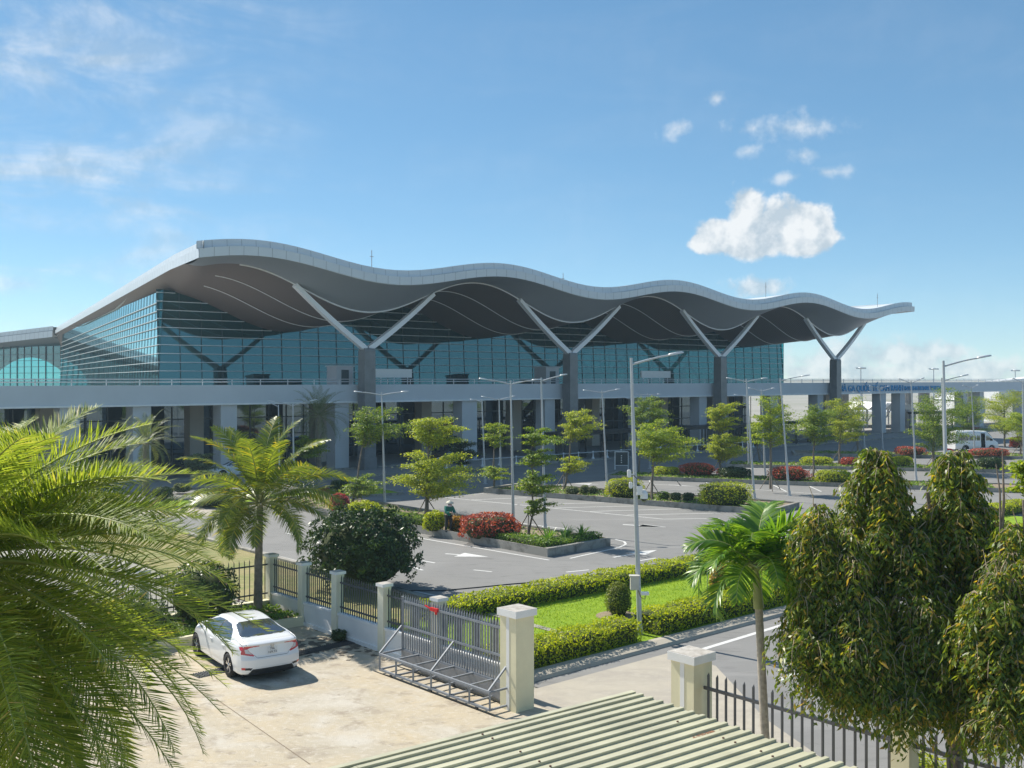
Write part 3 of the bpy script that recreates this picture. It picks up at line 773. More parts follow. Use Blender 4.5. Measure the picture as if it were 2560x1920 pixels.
while t < t1: mb.bar(T(t, vs0 + .15, 7.7), T(t, vs0 + .15, 8.2), .07); t += 2.6
part('railing', mb, RAIL, viaduct, VO)
for t in [-51.4, -38.5, -25.7, -20.2, -12.85, -1.9, 12.85, 23.8, 38.55, 49.5, 64.25, 75.2, 92, 97.6, 118, 124, 140, 160]:
    wd = .95 if t in (12.85, 38.55, 64.25) else .72
    mb = MB(); mb.obox(T(t, vs0 + .95, 3.02), U * wd, MM * .75, Vector((0, 0, 3.02)))
    part('pier', mb, PIER, viaduct, VO)
for t in [64.25, 92, 97.6, 118, 124, 140]:
    mb = MB(); mb.obox(T(t, vs0 + 10.5, 3.02), U * .7, MM * .7, Vector((0, 0, 3.02)))
    part('pier', mb, PIER, viaduct, VO)

def text_mesh(body, size, extrude, name):
    cu = bpy.data.curves.new(name, 'FONT'); cu.body = body; cu.size = size; cu.extrude = extrude; cu.align_x = 'LEFT'
    o = bpy.data.objects.new(name, cu); col.objects.link(o)
    bpy.context.view_layer.update()
    me = bpy.data.meshes.new_from_object(o.evaluated_get(bpy.context.evaluated_depsgraph_get()))
    bpy.data.objects.remove(o); me.name = name; return me
def place_text(body, size, extrude, pos, xdir, name, mat, width=None, parent=None, zdir=(0, 0, 1)):
    me = text_mesh(body, size, extrude, name)
    xs = [v.co.x for v in me.vertices]; w = max(xs) - min(xs); k = (width / w) if width else 1
    X = Vector(xdir).normalized(); Z = Vector(zdir).normalized(); N_ = X.cross(Z)
    mtx = Matrix(((X.x, Z.x, N_.x, 0), (X.y, Z.y, N_.y, 0), (X.z, Z.z, N_.z, 0), (0, 0, 0, 1)))
    for v in me.vertices: v.co.x = (v.co.x - min(xs)) * k
    me.transform(Matrix.Translation(pos) @ mtx); me.materials.append(mat); return link(name, me, parent)
sg = root('fascia_sign', T(79, vs0), 'long sign of blue raised letters on the elevated road beside the last column', 'sign')
a = place_text("NHÀ GA QUỐC TẾ CAM RANH", 1.25, .06, T(78.6, vs0 - .1, 6.45) - T(79, vs0), U, 'vietnamese_lettering', BLUELET, 18.6, sg)
b = place_text("INTERNATIONAL TERMINAL", .95, .06, T(97.7, vs0 - .1, 6.48) - T(79, vs0), U, 'english_lettering', BLUELET, 12.6, sg)
# ---------------------------------------------------------------- fence, gate, pillars
def pillar_mesh(mb, c, w, h, cap=True, capw=.06, caph=.13, ax=None):
    ax = ax or Gd; ay = Vector((-ax.y, ax.x, 0))
    mb.obox(c + Vector((0, 0, (h - caph) / 2)), ax * w / 2, ay * w / 2, Vector((0, 0, (h - caph) / 2)), 0)
    if cap:
        q = w / 2 + capw
        mb.obox(c + Vector((0, 0, h - caph / 2)), ax * q, ay * q, Vector((0, 0, caph / 2)), 1)
        a = c + Vector((0, 0, h + .003))
        mb.quad(a - ax * q * .97 - ay * q * .97, a + ax * q * .97 - ay * q * .97, a + ax * q * .97 + ay * q * .97, a - ax * q * .97 + ay * q * .97, 2)
def bars(mb, a, b, z0, z1, rails, step=.125, w=.03, tip=.1, rw=.05):
    d = b - a; L = d.length; d.normalize(); n = max(2, int(L / step)); ny = Vector((-d.y, d.x, 0))
    for i in range(n):
        p = a + d * (L * (i + .5) / n)
        mb.obox(p + Vector((0, 0, (z0 + z1 - tip) / 2)), d * w / 2, ny * w / 2, Vector((0, 0, (z1 - tip - z0) / 2)))
        q = p + Vector((0, 0, z1 - tip)); t = w / 2
        mb.add([q - d * t - ny * t, q + d * t - ny * t, q + d * t + ny * t, q - d * t + ny * t, p + Vector((0, 0, z1)) + d * t * .8], [(0, 1, 4), (1, 2, 4), (2, 3, 4), (3, 0, 4)])
    for z in rails: mb.bar(a + Vector((0, 0, z)), b + Vector((0, 0, z)), rw * .7, rw)

PN = [0.0]
for px, py in ((761.7, 1405), (856, 1425.7), (971.4, 1456), (1110, 1490.8)):
    q = G(px, py, 2.07); PN.append((Vector((q.x, q.y, 0)) - FA).dot(Gd))
fr = root('yard_fence', FA, 'cream post fence with charcoal bars on a low white wall beside the sliding gate', 'fence')
for d in PN:
    mb = MB(); pillar_mesh(mb, fence(d), .30, 2.07, capw=.04, caph=.09); part('post', mb, [POSTCREAM, WHITE, CAPTOP], fr, FA)
ends = PN + [dg - .5]
mb = MB(); wb_ = MB()
for a, b in zip(ends, ends[1:]):
    bb = MB(); bars(bb, fence(a + .16), fence(b - .16), .78, 1.98, (.95, 1.72)); part('bar_panel', bb, DARKBAR, fr, FA)
    wb_.bar(fence(a + .15, 0, .36), fence(b - .15, 0, .36), .16, .72); wb_.bar(fence(a + .15, 0, .735), fence(b - .15, 0, .735), .24, .07)
    wb_.bar(fence(a + .15, .1, .06), fence(b - .15, .1, .06), .08, .12)
part('low_wall', wb_, WHITE, fr, FA)
f2 = root('yard_fence', FA, 'stretch of fence running off behind the big feathery palm from the corner post', 'fence')
pb = [4.6, 9.2, 13.8]
for a, b in zip([0] + pb, pb):
    bb = MB(); bars(bb, fence(0, a + .16), fence(0, b - .16), .55, 1.98, (.72, 1.72), .19, .024); part('bar_panel', bb, DARKBAR, f2, FA)
    mb = MB(); pillar_mesh(mb, fence(0, b), .30, 2.07, capw=.045, caph=.10); part('post', mb, [CREAM, WHITE, CAPTOP], f2, FA)
    mb = MB(); mb.bar(fence(0, a + .15, .22), fence(0, b - .15, .22), .16, .44); mb.bar(fence(0, a + .15, .46), fence(0, b - .15, .46), .24, .06); part('low_wall', mb, CREAM, f2, FA)

GP1 = G(1290, 1784); GP1 = Vector((GP1.x, GP1.y, 0)) - Gd * .3 - Bd * .3
GP2 = G(1734.5, 1642, 2.5); GP2 = Vector((GP2.x, GP2.y, 0)) - Gd * .3 - Bd * .3
for c, lab in ((GP1, 'tall cream gate pillar standing at the latch end of the grey sliding gate'), (GP2, 'tall cream gate pillar behind the corrugated roof at the start of the bar fence')):
    r_ = root('gate_pillar', c, lab, 'gate pillar', 'cream gate pillars')
    mb = MB(); pillar_mesh(mb, Vector((0, 0, 0)), .60, 2.5, capw=.055, caph=.17); part('shaft', mb, [CREAM, WHITE, CAPTOP], r_)
    mb = MB(); mb.obox(Bd * .303 + Gd * 0 + Vector((0, 0, 1.16)), Gd * .055, Bd * .006, Vector((0, 0, 1.15))); part('guide_channel', mb, WHITE, r_)
# fence to the right of the gate
f3 = root('yard_fence', GP2, 'charcoal bar fence running from the gate pillar under the drooping trees', 'fence')
d2 = (GP2 - FA).dot(Gd)
b2 = (GP2 - FA).dot(Bd)
q3 = [d2 + .33, d2 + 4.72, d2 + 9.2, d2 + 13.7]
for i, (a, b) in enumerate(zip(q3, q3[1:])):
    bb = MB(); bars(bb, fence(a, b2), fence(b - .18, b2), .12, 2.16, (.45, 1.82), .215, .038, .07, .065); part('bar_panel', bb, DARKBAR, f3, GP2)
    mb = MB(); pillar_mesh(mb, fence(b, b2), .34, 2.1, cap=False, capw=.0, caph=.0); part('post', mb, CREAM, f3, GP2)
mb = MB(); mb.bar(fence(d2 + .3, b2, .05), fence(d2 + 13.7, b2, .05), .2, .12); part('low_wall', mb, CREAM, f3, GP2)

# sliding gate, drawn open along the fence
ga = G(1277.6, 1768.5); g0 = Vector((ga.x, ga.y, 0)) + Gd * .1
gate_l = 4.75
def gp(d, b, z): p = g0 - Gd * d + Bd * b; return Vector((p.x, p.y, z))
gate = root('sliding_gate', g0, 'grey steel sliding gate with a braced box frame standing open on its rail', 'gate')
mb = MB()
for z in (.12, .55, 1.22, 1.92): mb.bar(gp(0, 0, z), gp(gate_l, 0, z), .05, .06)
for d in (0, gate_l): mb.bar(gp(d, 0, .1), gp(d, 0, 2.05), .06, .06)
part('frame', mb, STEEL, gate, g0)
mb = MB(); bars(mb, gp(gate_l, 0, 0) * 1, gp(0, 0, 0), .12, 2.12, (), .105, .032, .09); part('bar_panel', mb, STEEL, gate, g0)
mb = MB(); mb.obox(gp(gate_l / 2, .04, .33), Gd * gate_l / 2, Bd * .004, Vector((0, 0, .2))); part('kick_plate', mb, M('grey_sheet', (.27, .28, .30), .5, .1, 2, metal=.3), gate, g0)
BW = .78
mb = MB()
for z in (.12, .55): mb.bar(gp(-.02, BW, z), gp(gate_l, BW, z), .055, .055)
n = 6
for i in range(n + 1):
    d = gate_l * i / n
    mb.bar(gp(d, BW, .1), gp(d, BW, .55), .05, .05)
    for z in (.12, .55): mb.bar(gp(d, .02, z), gp(d, BW, z), .045, .045)
part('base_frame', mb, STEEL, gate, g0)
for d in (.05, gate_l / 2, gate_l):
    mb = MB(); mb.bar(gp(d, BW, .57), gp(d, .03, 1.22), .045, .045); part('brace', mb, STEEL, gate, g0)
for d in (.5, 2.4, 4.2):
    for b in (.03, BW):
        mb = MB(); mb.lathe([(.0, -.02), (.05, -.02), (.05, .02), (0, .02)], 12, (0, 0, 0), axis='y')
        rot = Matrix.Rotation(math.atan2(Gd.y, Gd.x), 4, 'Z'); mb.v = [tuple(rot @ Vector(v) + gp(d, b, .06)) for v in mb.v]; part('wheel', mb, BLACKM, gate, g0)
mb = MB()
for b in (0, BW): mb.bar(gp(-.2, b, .014), gp(gate_l + .3, b, .014), .03, .02)
tag(part('gate_rail', mb, BLACKM, None), 'thin dark steel rail pair in the concrete under the sliding gate', 'rail')
mb = MB(); c = gp(3.2, .05, 1.93)
mb.obox(c, Gd * .16, Bd * .035, Vector((0, 0, .045))); mb.bar(c - Gd * .16, c - Gd * .42 + Vector((0, 0, .05)), .03, .03); mb.obox(c + Vector((.05, 0, -.07)), Gd * .05, Bd * .02, Vector((0, 0, .06)))
tag(part('red_tie', mb, RED, None), 'scrap of red cloth tied on the top bar of the sliding gate', 'cloth')

# corrugated roof in front of the gate
RZ = 2.96
R0_ = G(1583.4, 1733, RZ)
ra = (G(2118.7, 1918, RZ) - R0_).normalized(); rb = (G(800, 1916, RZ) - R0_).normalized()
shed = root('carport', Vector((R0_.x, R0_.y, 0)), 'cream and green ribbed metal carport roof in front of the gate', 'carport')
SO = Vector((R0_.x, R0_.y, 0))
mb = MB(); pitch = .226; nr = 34; LR = 11.0
prof = []
for i in range(nr):
    b0 = i * pitch; prof += [(b0 + .0, .0), (b0 + .130, .0), (b0 + .158, .036), (b0 + .224, .036)]
prof.append((nr * pitch, 0))
def rp(a, l, z): return R0_ + ra * a + rb * l + Vector((0, 0, z - l * .018))
secs = [0, 3.6, 3.605, 7.2, LR]
for (l0, l1, dz) in ((-.02, 5.2, .006), (5.12, LR, 0)):
    vs = [rp(a, l, z + dz) for l in (l0, l1) for a, z in prof]; n = len(prof)
    mb.add(vs, [(i, i + 1, n + i + 1, n + i) for i in range(n - 1)])
sheet_ = part('roof_sheet', mb, CREAM_OLD, shed, SO)
mb = MB(); mb.bar(rp(-.02, -.03, .0), rp(-.02, LR, .0), .10, .06); mb.bar(rp(-.03, -.02, -.05), rp(-.03, LR, -.05), .03, .16)
part('edge_trim', mb, CREAM_OLD, shed, SO)
mb = MB()
for a in (.3, 7.3):
    for l in (.5, 10.4): mb.bar(rp(a, l, -.05), Vector((rp(a, l, 0).x, rp(a, l, 0).y, 0)), .09, .09)
for l in (.6, 3.2, 5.8, 8.4): mb.bar(rp(0, l, -.05), rp(nr * pitch, l, -.05), .05, .08)
part('support_frame', mb, STEEL, shed, SO)
mb = MB()
for l in (.55, 3.15, 5.75, 8.35):
    for i in range(nr):
        if random.random() < .45: mb.obox(rp(i * pitch + .195, l + random.uniform(-.02, .02), .046), ra * .012, rb * .012, Vector((0, 0, .014)))
part('roof_screw', mb, M('rusty_screw', (.10, .045, .03), .9), shed, SO)['kind'] = 'stuff'
mb = MB()
for i in range(26):
    a = 9 * pitch + .066 + random.gauss(0, .035); l = .55 + random.gauss(0, .17); r_ = random.uniform(.008, .026)
    mb.poly([rp(a + math.cos(t) * r_ * random.uniform(.5, 1), l + math.sin(t) * r_ * random.uniform(1, 2.6), .008 + i * .0002) for t in np.linspace(0, 6.0, 9)])
part('rust_patch', mb, M('rust', (.26, .13, .07), .95, .4, 20), shed, SO)['kind'] = 'stuff'

# ---------------------------------------------------------------- street lamps
def lamp(base, top, arms, label, r=.085, attach=None, group='grey street lamps of the car park'):
    """base (X,Y) on the ground, top point, arms: tip points"""
    b = Vector(base); t = Vector(top)
    rt = root('street_lamp', b, label, 'street lamp', group)
    mb = MB(); H = t.z
    path = [b + (t - b) * k for k in (0, .15, .5, 1)]
    mb.tube(path, [r, r * .96, r * .78, r * .52], 10); mb.tube([b, b + Vector((0, 0, .03))], [r * 2.4, r * 2.4], 10); mb.tube([b + Vector((0, 0, .03)), b + Vector((0, 0, .35))], [r * 1.25, r * 1.15], 10)
    pole = part('pole', mb, POLE, rt, b)
    for tip in arms:
        tip = Vector(tip); mb = MB()
        s = b + (t - b) * .975; mid = s.lerp(tip, .45) + Vector((0, 0, .10 * (tip - s).length * .35)); k = s.lerp(tip, .70) + Vector((0, 0, .02))
        pts = []
        for i in range(9):
            q = i / 8; pts.append((s * (1 - q) ** 2 + mid * 2 * q * (1 - q) + k * q * q))
        mb.tube(pts, [r * .40] * 4 + [r * .34] * 5, 8); arm = part('arm', mb, POLE, rt, b)
        d = (tip - k).normalized(); side = d.cross(Vector((0, 0, 1))).normalized(); up = side.cross(d); L = (tip - k).length
        hb = MB(); W_ = .075 + L * .10
        cs = [(0, .35, .5), (.12, .75, .9), (.5, 1, 1), (.88, .85, .8), (1, .4, .4)]; vs = []
        for q, w, h in cs:
            c = k + d * L * q
            vs += [c - side * W_ * w - up * .02, c + side * W_ * w - up * .02, c + side * W_ * w * .7 + up * .06 * h, c - side * W_ * w * .7 + up * .06 * h]
        hb.add(vs, [(i * 4 + j, i * 4 + (j + 1) % 4, i * 4 + 4 + (j + 1) % 4, i * 4 + 4 + j) for i in range(4) for j in range(4)] + [(3, 2, 1, 0), (16, 17, 18, 19)], 0, True)
        part('lamp_head', hb, LAMPHEAD, rt, b)
    return rt, b
def lamp_px(base, top, tips, label, Y=None, z0=0.0, r=.085):
    if Y is None: bp = G(*base)
    else: bp = P(base[0], base[1], Y); bp.z = 0
    t = P(top[0], top[1], bp.y)
    arms = [P(x, y, bp.y) + Vector((0, (0 if i == 0 else .0), 0)) for i, (x, y) in enumerate(tips)]
    return lamp(bp, t, arms, label, r)
L1r, L1b = lamp_px((1600, 1590), (1578, 894.5), [(1709, 881)], 'nearest street lamp with cameras, standing between the lawn hedges', Y=32.9)
lamp_px((1284, 1330), (1276.5, 951), [(1197, 946.6), (1351, 948.7)], 'two armed street lamp at the end of the red hedge on the near island')
lamp_px((1363, 1326), (1353, 943.5), [(1418.5, 935.7)], 'single armed street lamp behind the spiky lilies on the near island')
lamp_px((962.6, 1278), (954, 980.6), [(884.5, 979), (1022, 978.4)], 'two armed street lamp left of the staked tree with the tiered crown', Y=66)
lamp_px((1517.6, 1212), (1505, 976), [(1457, 975.6), (1551, 972.6)], 'two armed street lamp rising behind the round bush on the middle island')
lamp_px((1213, 1209.5), (1204.6, 999), [(1175, 998.6)], 'short single armed street lamp in front of the pale terminal pier')
lamp_px((1253, 1216), (1247.5, 994.7), [(1203.5, 991.5), (1290, 990)], 'short two armed street lamp by the small tree near the terminal pier')
lamp_px((1886, 1246), (1865.6, 947), [(1815.7, 945), (1919, 945)], 'leaning two armed street lamp by the big yellow green hedge block')
lamp_px((1973, 1239), (1950.7, 945), [(2024.5, 937.6)], 'leaning single armed street lamp in front of the red bushes')
lamp_px((2372, 1486), (2358.6, 901.6), [(2477.5, 889)], 'tall single armed street lamp rising behind the drooping trees', Y=39.5)
lamp_px((2368, 1300), (2354.5, 944.5), [(2420.7, 937)], 'street lamp just behind the tall one, partly hidden by it', Y=58)
lamp_px((2290.5, 1201.6), (2277.5, 952), [(2245, 946.7), (2311, 944.5)], 'two armed street lamp left of the big bright roadside tree')
lamp_px((2207, 1123.5), (2200, 968), [(2173, 965), (2225, 965)], 'distant two armed street lamp under the blue lettering')
lamp_px((2437, 1130), (2428, 967), [(2406.6, 963), (2446.7, 962)], 'distant two armed street lamp in front of the white minibus')
lamp_px((2560, 1190), (2557, 952), [(2531, 945.6)], 'street lamp at the right edge of the view with its arm to the left', Y=88)
lamp_px((2162, 1128), (2155, 980), [(2178, 979), (2132, 981)], 'distant street lamp half hidden by the crown of the leaning tree')
lamp_px((1913, 1192), (1903.5, 973), [(1871, 970), (1938, 970)], 'two armed street lamp seen through the tall bare stemmed tree')
lamp_px((1872, 1170), (1866, 987), [(1835, 986.5)], 'short street lamp whose arm shows left of the leaning lamp', Y=97)
lamp_px((1581, 1171), (1577, 993), [(1543.7, 992.6)], 'short street lamp whose arm shows left of the camera pole', Y=95)
lamp_px((1625, 1171), (1620, 983), [(1586, 986), (1653, 986)], 'two armed street lamp rising out of the middle island tree crown', Y=95)
lamp_px((735, 1215), (732, 1009), [(669, 1001), (793, 999)], 'two armed street lamp standing behind the coconut palm', Y=80)
lamp_px((699, 1205), (696, 1012), [(669, 1006)], 'single armed street lamp just left of the two armed one behind the coconut palm', Y=83)

# camera gear on the near pole
def onpole(py, dx, mbf, name, mats, par):
    t = (py - 894.5) / (1590 - 894.5); q = P(1578 + 22 * t + dx, py, 32.9 - .12); mb = MB(); mbf(mb, q); return part(name, mb, mats, par, None)
cam_r = root('security_camera', P(1600, 1240, 32.9), 'white dome security camera on a bracket of the nearest street lamp', 'security camera')
cq = P(1610, 1236, 32.85); cl = cam_r.location
mb = MB()
def hemi(mb, c, r, z0, z1, mi=0):
    prof = []
    for i in range(9):
        a = math.pi * (z0 + (z1 - z0) * i / 8); prof.append((r * math.sin(a), r * math.cos(a)))
    mb.lathe(prof, 18, c, mi)
hemi(mb, cq + Vector((0, 0, 0)), .125, 0, .5); mb.lathe([(.125, -.13), (.125, 0)], 18, cq); mb.lathe([(.0, -.13), (.125, -.13)], 18, cq)
part('housing', mb, WHITE, cam_r, cl)
mb = MB(); hemi(mb, cq + Vector((0, 0, -.13)), .098, .5, 1.0); part('lens_dome', mb, M('black_dome', (.01, .01, .012), .1, coat=1), cam_r, cl)
mb = MB(); mb.bar(P(1600, 1228, 32.8), cq + Vector((0, 0, .12)), .07); mb.bar(cq + Vector((0, 0, .1)), cq + Vector((0, 0, .15)), .1); mb.obox(P(1599, 1226, 32.78), (.09, 0, 0), (0, .05, 0), (0, 0, .14))
part('bracket', mb, WHITE, cam_r, cl)
for (px, py, w, h, lab) in ((1573, 1184, .06, .12, 'white antenna panel high on the nearest street lamp'), (1577, 1213, .055, .10, 'white antenna panel just above the dome camera on the nearest lamp')):
    c = P(px, py, 32.75); mb = MB()
    pr = [(w * math.cos(a) * (1 if abs(math.cos(a)) < .9 else .95), h * math.sin(a)) for a in np.linspace(0, 2 * math.pi, 20, endpoint=False)]
    pr = [(max(-w, min(w, x * 1.25)), max(-h, min(h, z * 1.15))) for x, z in pr]
    vs = [(c.x + x, c.y + dy, c.z + z) for dy in (-.04, .04) for x, z in pr]; n = len(pr)
    mb.add(vs, [tuple(range(n)), tuple(reversed(range(n, 2 * n)))] + [(i, n + i, n + (i + 1) % n, (i + 1) % n) for i in range(n)])
    mb.bar(c, P(1590, py + 4, 32.9), .03)
    tag(part('antenna_panel', mb, WHITE, None), lab, 'antenna', 'antenna panels on the near lamp pole')
mb = MB(); a = P(1583, 1187, 32.78)
mb.tube([a, P(1592, 1196, 32.75), P(1593, 1212, 32.74), P(1597, 1224, 32.75)], .012, 6); tag(part('cable', mb, BLACKM, None), 'black cable looping down from the antenna on the nearest street lamp', 'cable')
bx = P(1586, 1457, 32.7); jb = root('junction_box', bx, 'small beige junction box strapped low on the nearest street lamp', 'junction box')
mb = MB(); mb.obox((0, 0, 0), (.13, 0, 0), (0, .09, 0), (0, 0, .21)); mb.obox((0, 0, .225), (.16, 0, 0), (0, .12, 0), (0, 0, .015)); part('case', mb, M('beige_box', (.55, .53, .47), .5), jb)
mb = MB(); mb.tube([(.1, -.05, -.2), (.2, -.1, -.45), (.32, -.1, -.5), (.36, 0, -.35)], .014, 6); part('conduit', mb, M('conduit_brown', (.25, .16, .11), .6), jb)
mb = MB(); mb.obox((.33, -.02, -.33), (.12, 0, 0), (0, .1, 0), (0, 0, .04)); part('strap', mb, WHITE, jb)

# black cable across the road
mb = MB(); pts = [G(*c5(430, 618)), G(*c5(520, 640)), G(*c5(700, 640)), G(*c5(900, 622)), G(*c5(1100, 602)), G(*c5(1330, 584))]
mb.tube([p + Vector((0, 0, .02)) for p in pts], .022, 6); tag(part('ground_cable', mb, BLACKM, None), 'long black cable lying across the asphalt behind the back hedge', 'cable')
# contraction joint in the yard
mb = MB(); a, b = G(540, 1748), G(775, 1912); d = (b - a).normalized(); n = Vector((-d.y, d.x, 0)) * .012; z = Vector((0, 0, .013)); mb.quad(a - n + z, b - n + z, b + n + z, a + n + z)
setting('yard_joint', mb, M('joint', (.22, .17, .12), .95))

# ---------------------------------------------------------------- things near the terminal
def board(c, w, h, z, label):
    rt = root('sign_board', c, label, 'board', 'blank white boards on the elevated road'); mb = MB()
    mb.obox((0, 0, z + h / 2), U * w / 2, MM * .12, Vector((0, 0, h / 2))); part('panel', mb, M('white_board', (.82, .82, .80), .5, .02), rt)
    mb = MB()
    for k in (-.42, -.14, .14, .42): mb.bar(U * w * k, U * w * k + Vector((0, 0, z)), .08)
    part('post', mb, WHITE, rt)
board(T(5.1, 4.2, 7.0), 5.6, .85, 1.35, 'blank white board on the elevated road between the first two columns')
board(T(44.2, 4.2, 7.0), 5.3, .85, 1.35, 'blank white board on the elevated road just left of the third column')
for (px0, px1, py0, Yc, lab) in ((817, 883, 917, 100, 'grey lift kiosk on the elevated road left of the first column'), (1336, 1397, 920, 118, 'grey lift kiosk on the elevated road left of the second column')):
    a, b = P(px0, py0, Yc), P(px1, py0, Yc); mb = MB(); w = b.x - a.x
    c = Vector(((a.x + b.x) / 2, Yc, 7.0)); kk = root('lift_kiosk', c, lab, 'kiosk', 'grey kiosks on the elevated road')
    mb.obox((0, 0, (a.z - 7) / 2), U * w * .36, MM * w * .36, Vector((0, 0, (a.z - 7) / 2))); mb.obox((0, 0, a.z - 7 + .06), U * w * .40, MM * w * .40, Vector((0, 0, .06))); part('body', mb, PIER, kk)
    mb = MB(); mb.obox(-MM * (w * .36 + .01) + Vector((0, 0, 1.05)), U * w * .16, MM * .01, Vector((0, 0, 1.05))); part('door', mb, MULL, kk)

def canopy(t0, t1, s, z, label, depth=2.6):
    c = T((t0 + t1) / 2, s); L = t1 - t0
    rt = root('shelter', c, label, 'shelter', 'dark shelters before the terminal'); mb = MB()
    mb.obox((0, 0, z), U * L / 2, MM * depth / 2, Vector((0, 0, .12))); mb.obox((0, 0, z + .16), U * (L / 2 + .15), MM * (depth / 2 + .15), Vector((0, 0, .04))); part('roof', mb, BLACKM, rt)
    mb = MB(); n = max(2, int(L / 3.2))
    for i in range(n + 1):
        for d in (-depth / 2 + .2, depth / 2 - .2):
            mb = MB(); mb.bar(U * (-L / 2 + .2 + (L - .4) * i / n) + MM * d, U * (-L / 2 + .2 + (L - .4) * i / n) + MM * d + Vector((0, 0, z)), .16); part('post', mb, BLACKM, rt)
    for i in range(n):
        mb = MB(); mb.obox(U * (-L / 2 + L * (i + .5) / n) + Vector((0, 0, .42)), U * .7, MM * .22, Vector((0, 0, .04))); mb.obox(U * (-L / 2 + L * (i + .5) / n) + Vector((0, 0, .2)), U * .5, MM * .05, Vector((0, 0, .2))); part('bench', mb, BLACKM, rt)
canopy(19.5, 35.5, -3.2, 2.6, 'long dark flat shelter on posts before the second column')
canopy(39, 56, -3.2, 2.6, 'long dark flat shelter on posts before the third column')
canopy(92, 101, -4, 3.2, 'dark shelter under the blue lettering of the elevated road')
canopy(61, 74, -3.2, 2.6, 'dark shelter behind the umbrella trees left of the last column')
# white bollards with a chain rail along the kerb
bm = MB(); bm.lathe([(.17, 0), (.17, .06), (.07, .22), (.055, .62), (.10, .68), (.10, .78), (.0, .82)], 14)
bmesh_ = bm.mesh('bollard', WHITE)
for i in range(24):
    o = link('bollard', bmesh_); o.location = T(3.5 + i * 2.1, -4.6, .02); tag(o, 'white waisted bollard in the row along the terminal kerb', 'bollard', 'white bollards along the terminal kerb')
mb = MB()
mb.tube([T(3.0, -4.6, .70), T(52, -4.6, .70)], .03, 5); tag(part('chain_rail', mb, WHITE, None), 'thin white rail strung between the bollards along the terminal kerb', 'rail')
# lit message board on posts
mbp = P(1554, 1167, 94); mbp.z = 0
mr_ = root('message_board', mbp, 'dark framed message board on two posts before the shelters', 'sign')
mb = MB(); mb.obox((0, 0, 1.0), (.56, 0, 0), (0, .06, 0), (0, 0, .58)); part('screen', mb, M('board_dark', (.05, .06, .065), .4), mr_)
mb = MB()
for x in (-.6, .6): mb.bar((x, 0, 0), (x, 0, 1.66), .08)
for z in (.40, 1.62): mb.bar((-.6, 0, z), (.6, 0, z), .08)
part('frame', mb, WHITE, mr_)
mb = MB()
for i in range(4): mb.obox((-.02, -.066, .66 + .2 * i), (.05, 0, 0), (0, .004, 0), (0, 0, .05))
part('mark', mb, WHITE, mr_)
# round prohibition sign
ns = P(2373, 1134, 66); nb = Vector((ns.x, ns.y, 0)); nr_ = root('road_sign', nb, 'round white road sign with a red rim beside the tall lamp', 'road sign')
mb = MB(); mb.tube([(0, .03, 0), (0, .03, ns.z + .2)], .035, 8); part('post', mb, POLE, nr_)
mb = MB(); mb.lathe([(0, -.02), (.33, -.02), (.33, 0), (0, 0)], 28, (0, 0, ns.z), axis='y'); part('rim', mb, RED, nr_)
mb = MB(); mb.lathe([(0, -.026), (.235, -.026)], 28, (0, 0, ns.z), axis='y'); part('face', mb, WHITE, nr_)
mb = MB(); mb.lathe([(0, -.031), (.05, -.031)], 14, (0, 0, ns.z), axis='y'); part('mark', mb, BLACKM, nr_)
# white awning far left
aw = P(215, 1125, 84); rt = root('awning', Vector((aw.x, aw.y, 0)), 'thin white canopy on posts beyond the feathery palm', 'awning')
a, b = P(165, 1134, 84), P(268, 1117, 86); mb = MB()
mb.obox(((a.x + b.x) / 2 - aw.x, 0, aw.z), (1.75, 0, .28), (0, 1.6, .1), (0, 0, .06)); part('roof', mb, WHITE, rt)
mb = MB()
for x in (-1.5, 1.5):
    for y in (-1.3, 1.3): mb.bar((x, y, 0), (x, y, aw.z + x * .16), .07)
part('post_row', mb, STEEL, rt)
# apron floodlight masts far behind
for i, (px, py) in enumerate(((2152, 919), (2334, 921), (2538, 925))):
    Y = 420 + 20 * i; q = P(px, py, Y); rt = root('floodlight_mast', Vector((q.x, q.y, 0)), ('floodlight mast above the start of the blue lettering', 'floodlight mast right of the blue lettering', 'floodlight mast by the far hangar roof')[i], 'floodlight', 'floodlight masts on the apron')
    mb = MB(); mb.tube([(0, 0, 0), (0, 0, q.z)], [.35, .18], 8); part('pole', mb, POLE, rt)
    mb = MB(); mb.lathe([(0.2, q.z - .6), (1.1, q.z - .3), (1.1, q.z), (.2, q.z + .2)], 12)
    for k in range(-3, 4): mb.obox((k * .62, 0, q.z - .3), (.25, 0, 0), (0, .3, 0), (0, 0, .25))
    mb.bar((-2.2, 0, q.z), (2.2, 0, q.z), .12); part('lamp_ring', mb, LAMPHEAD, rt)
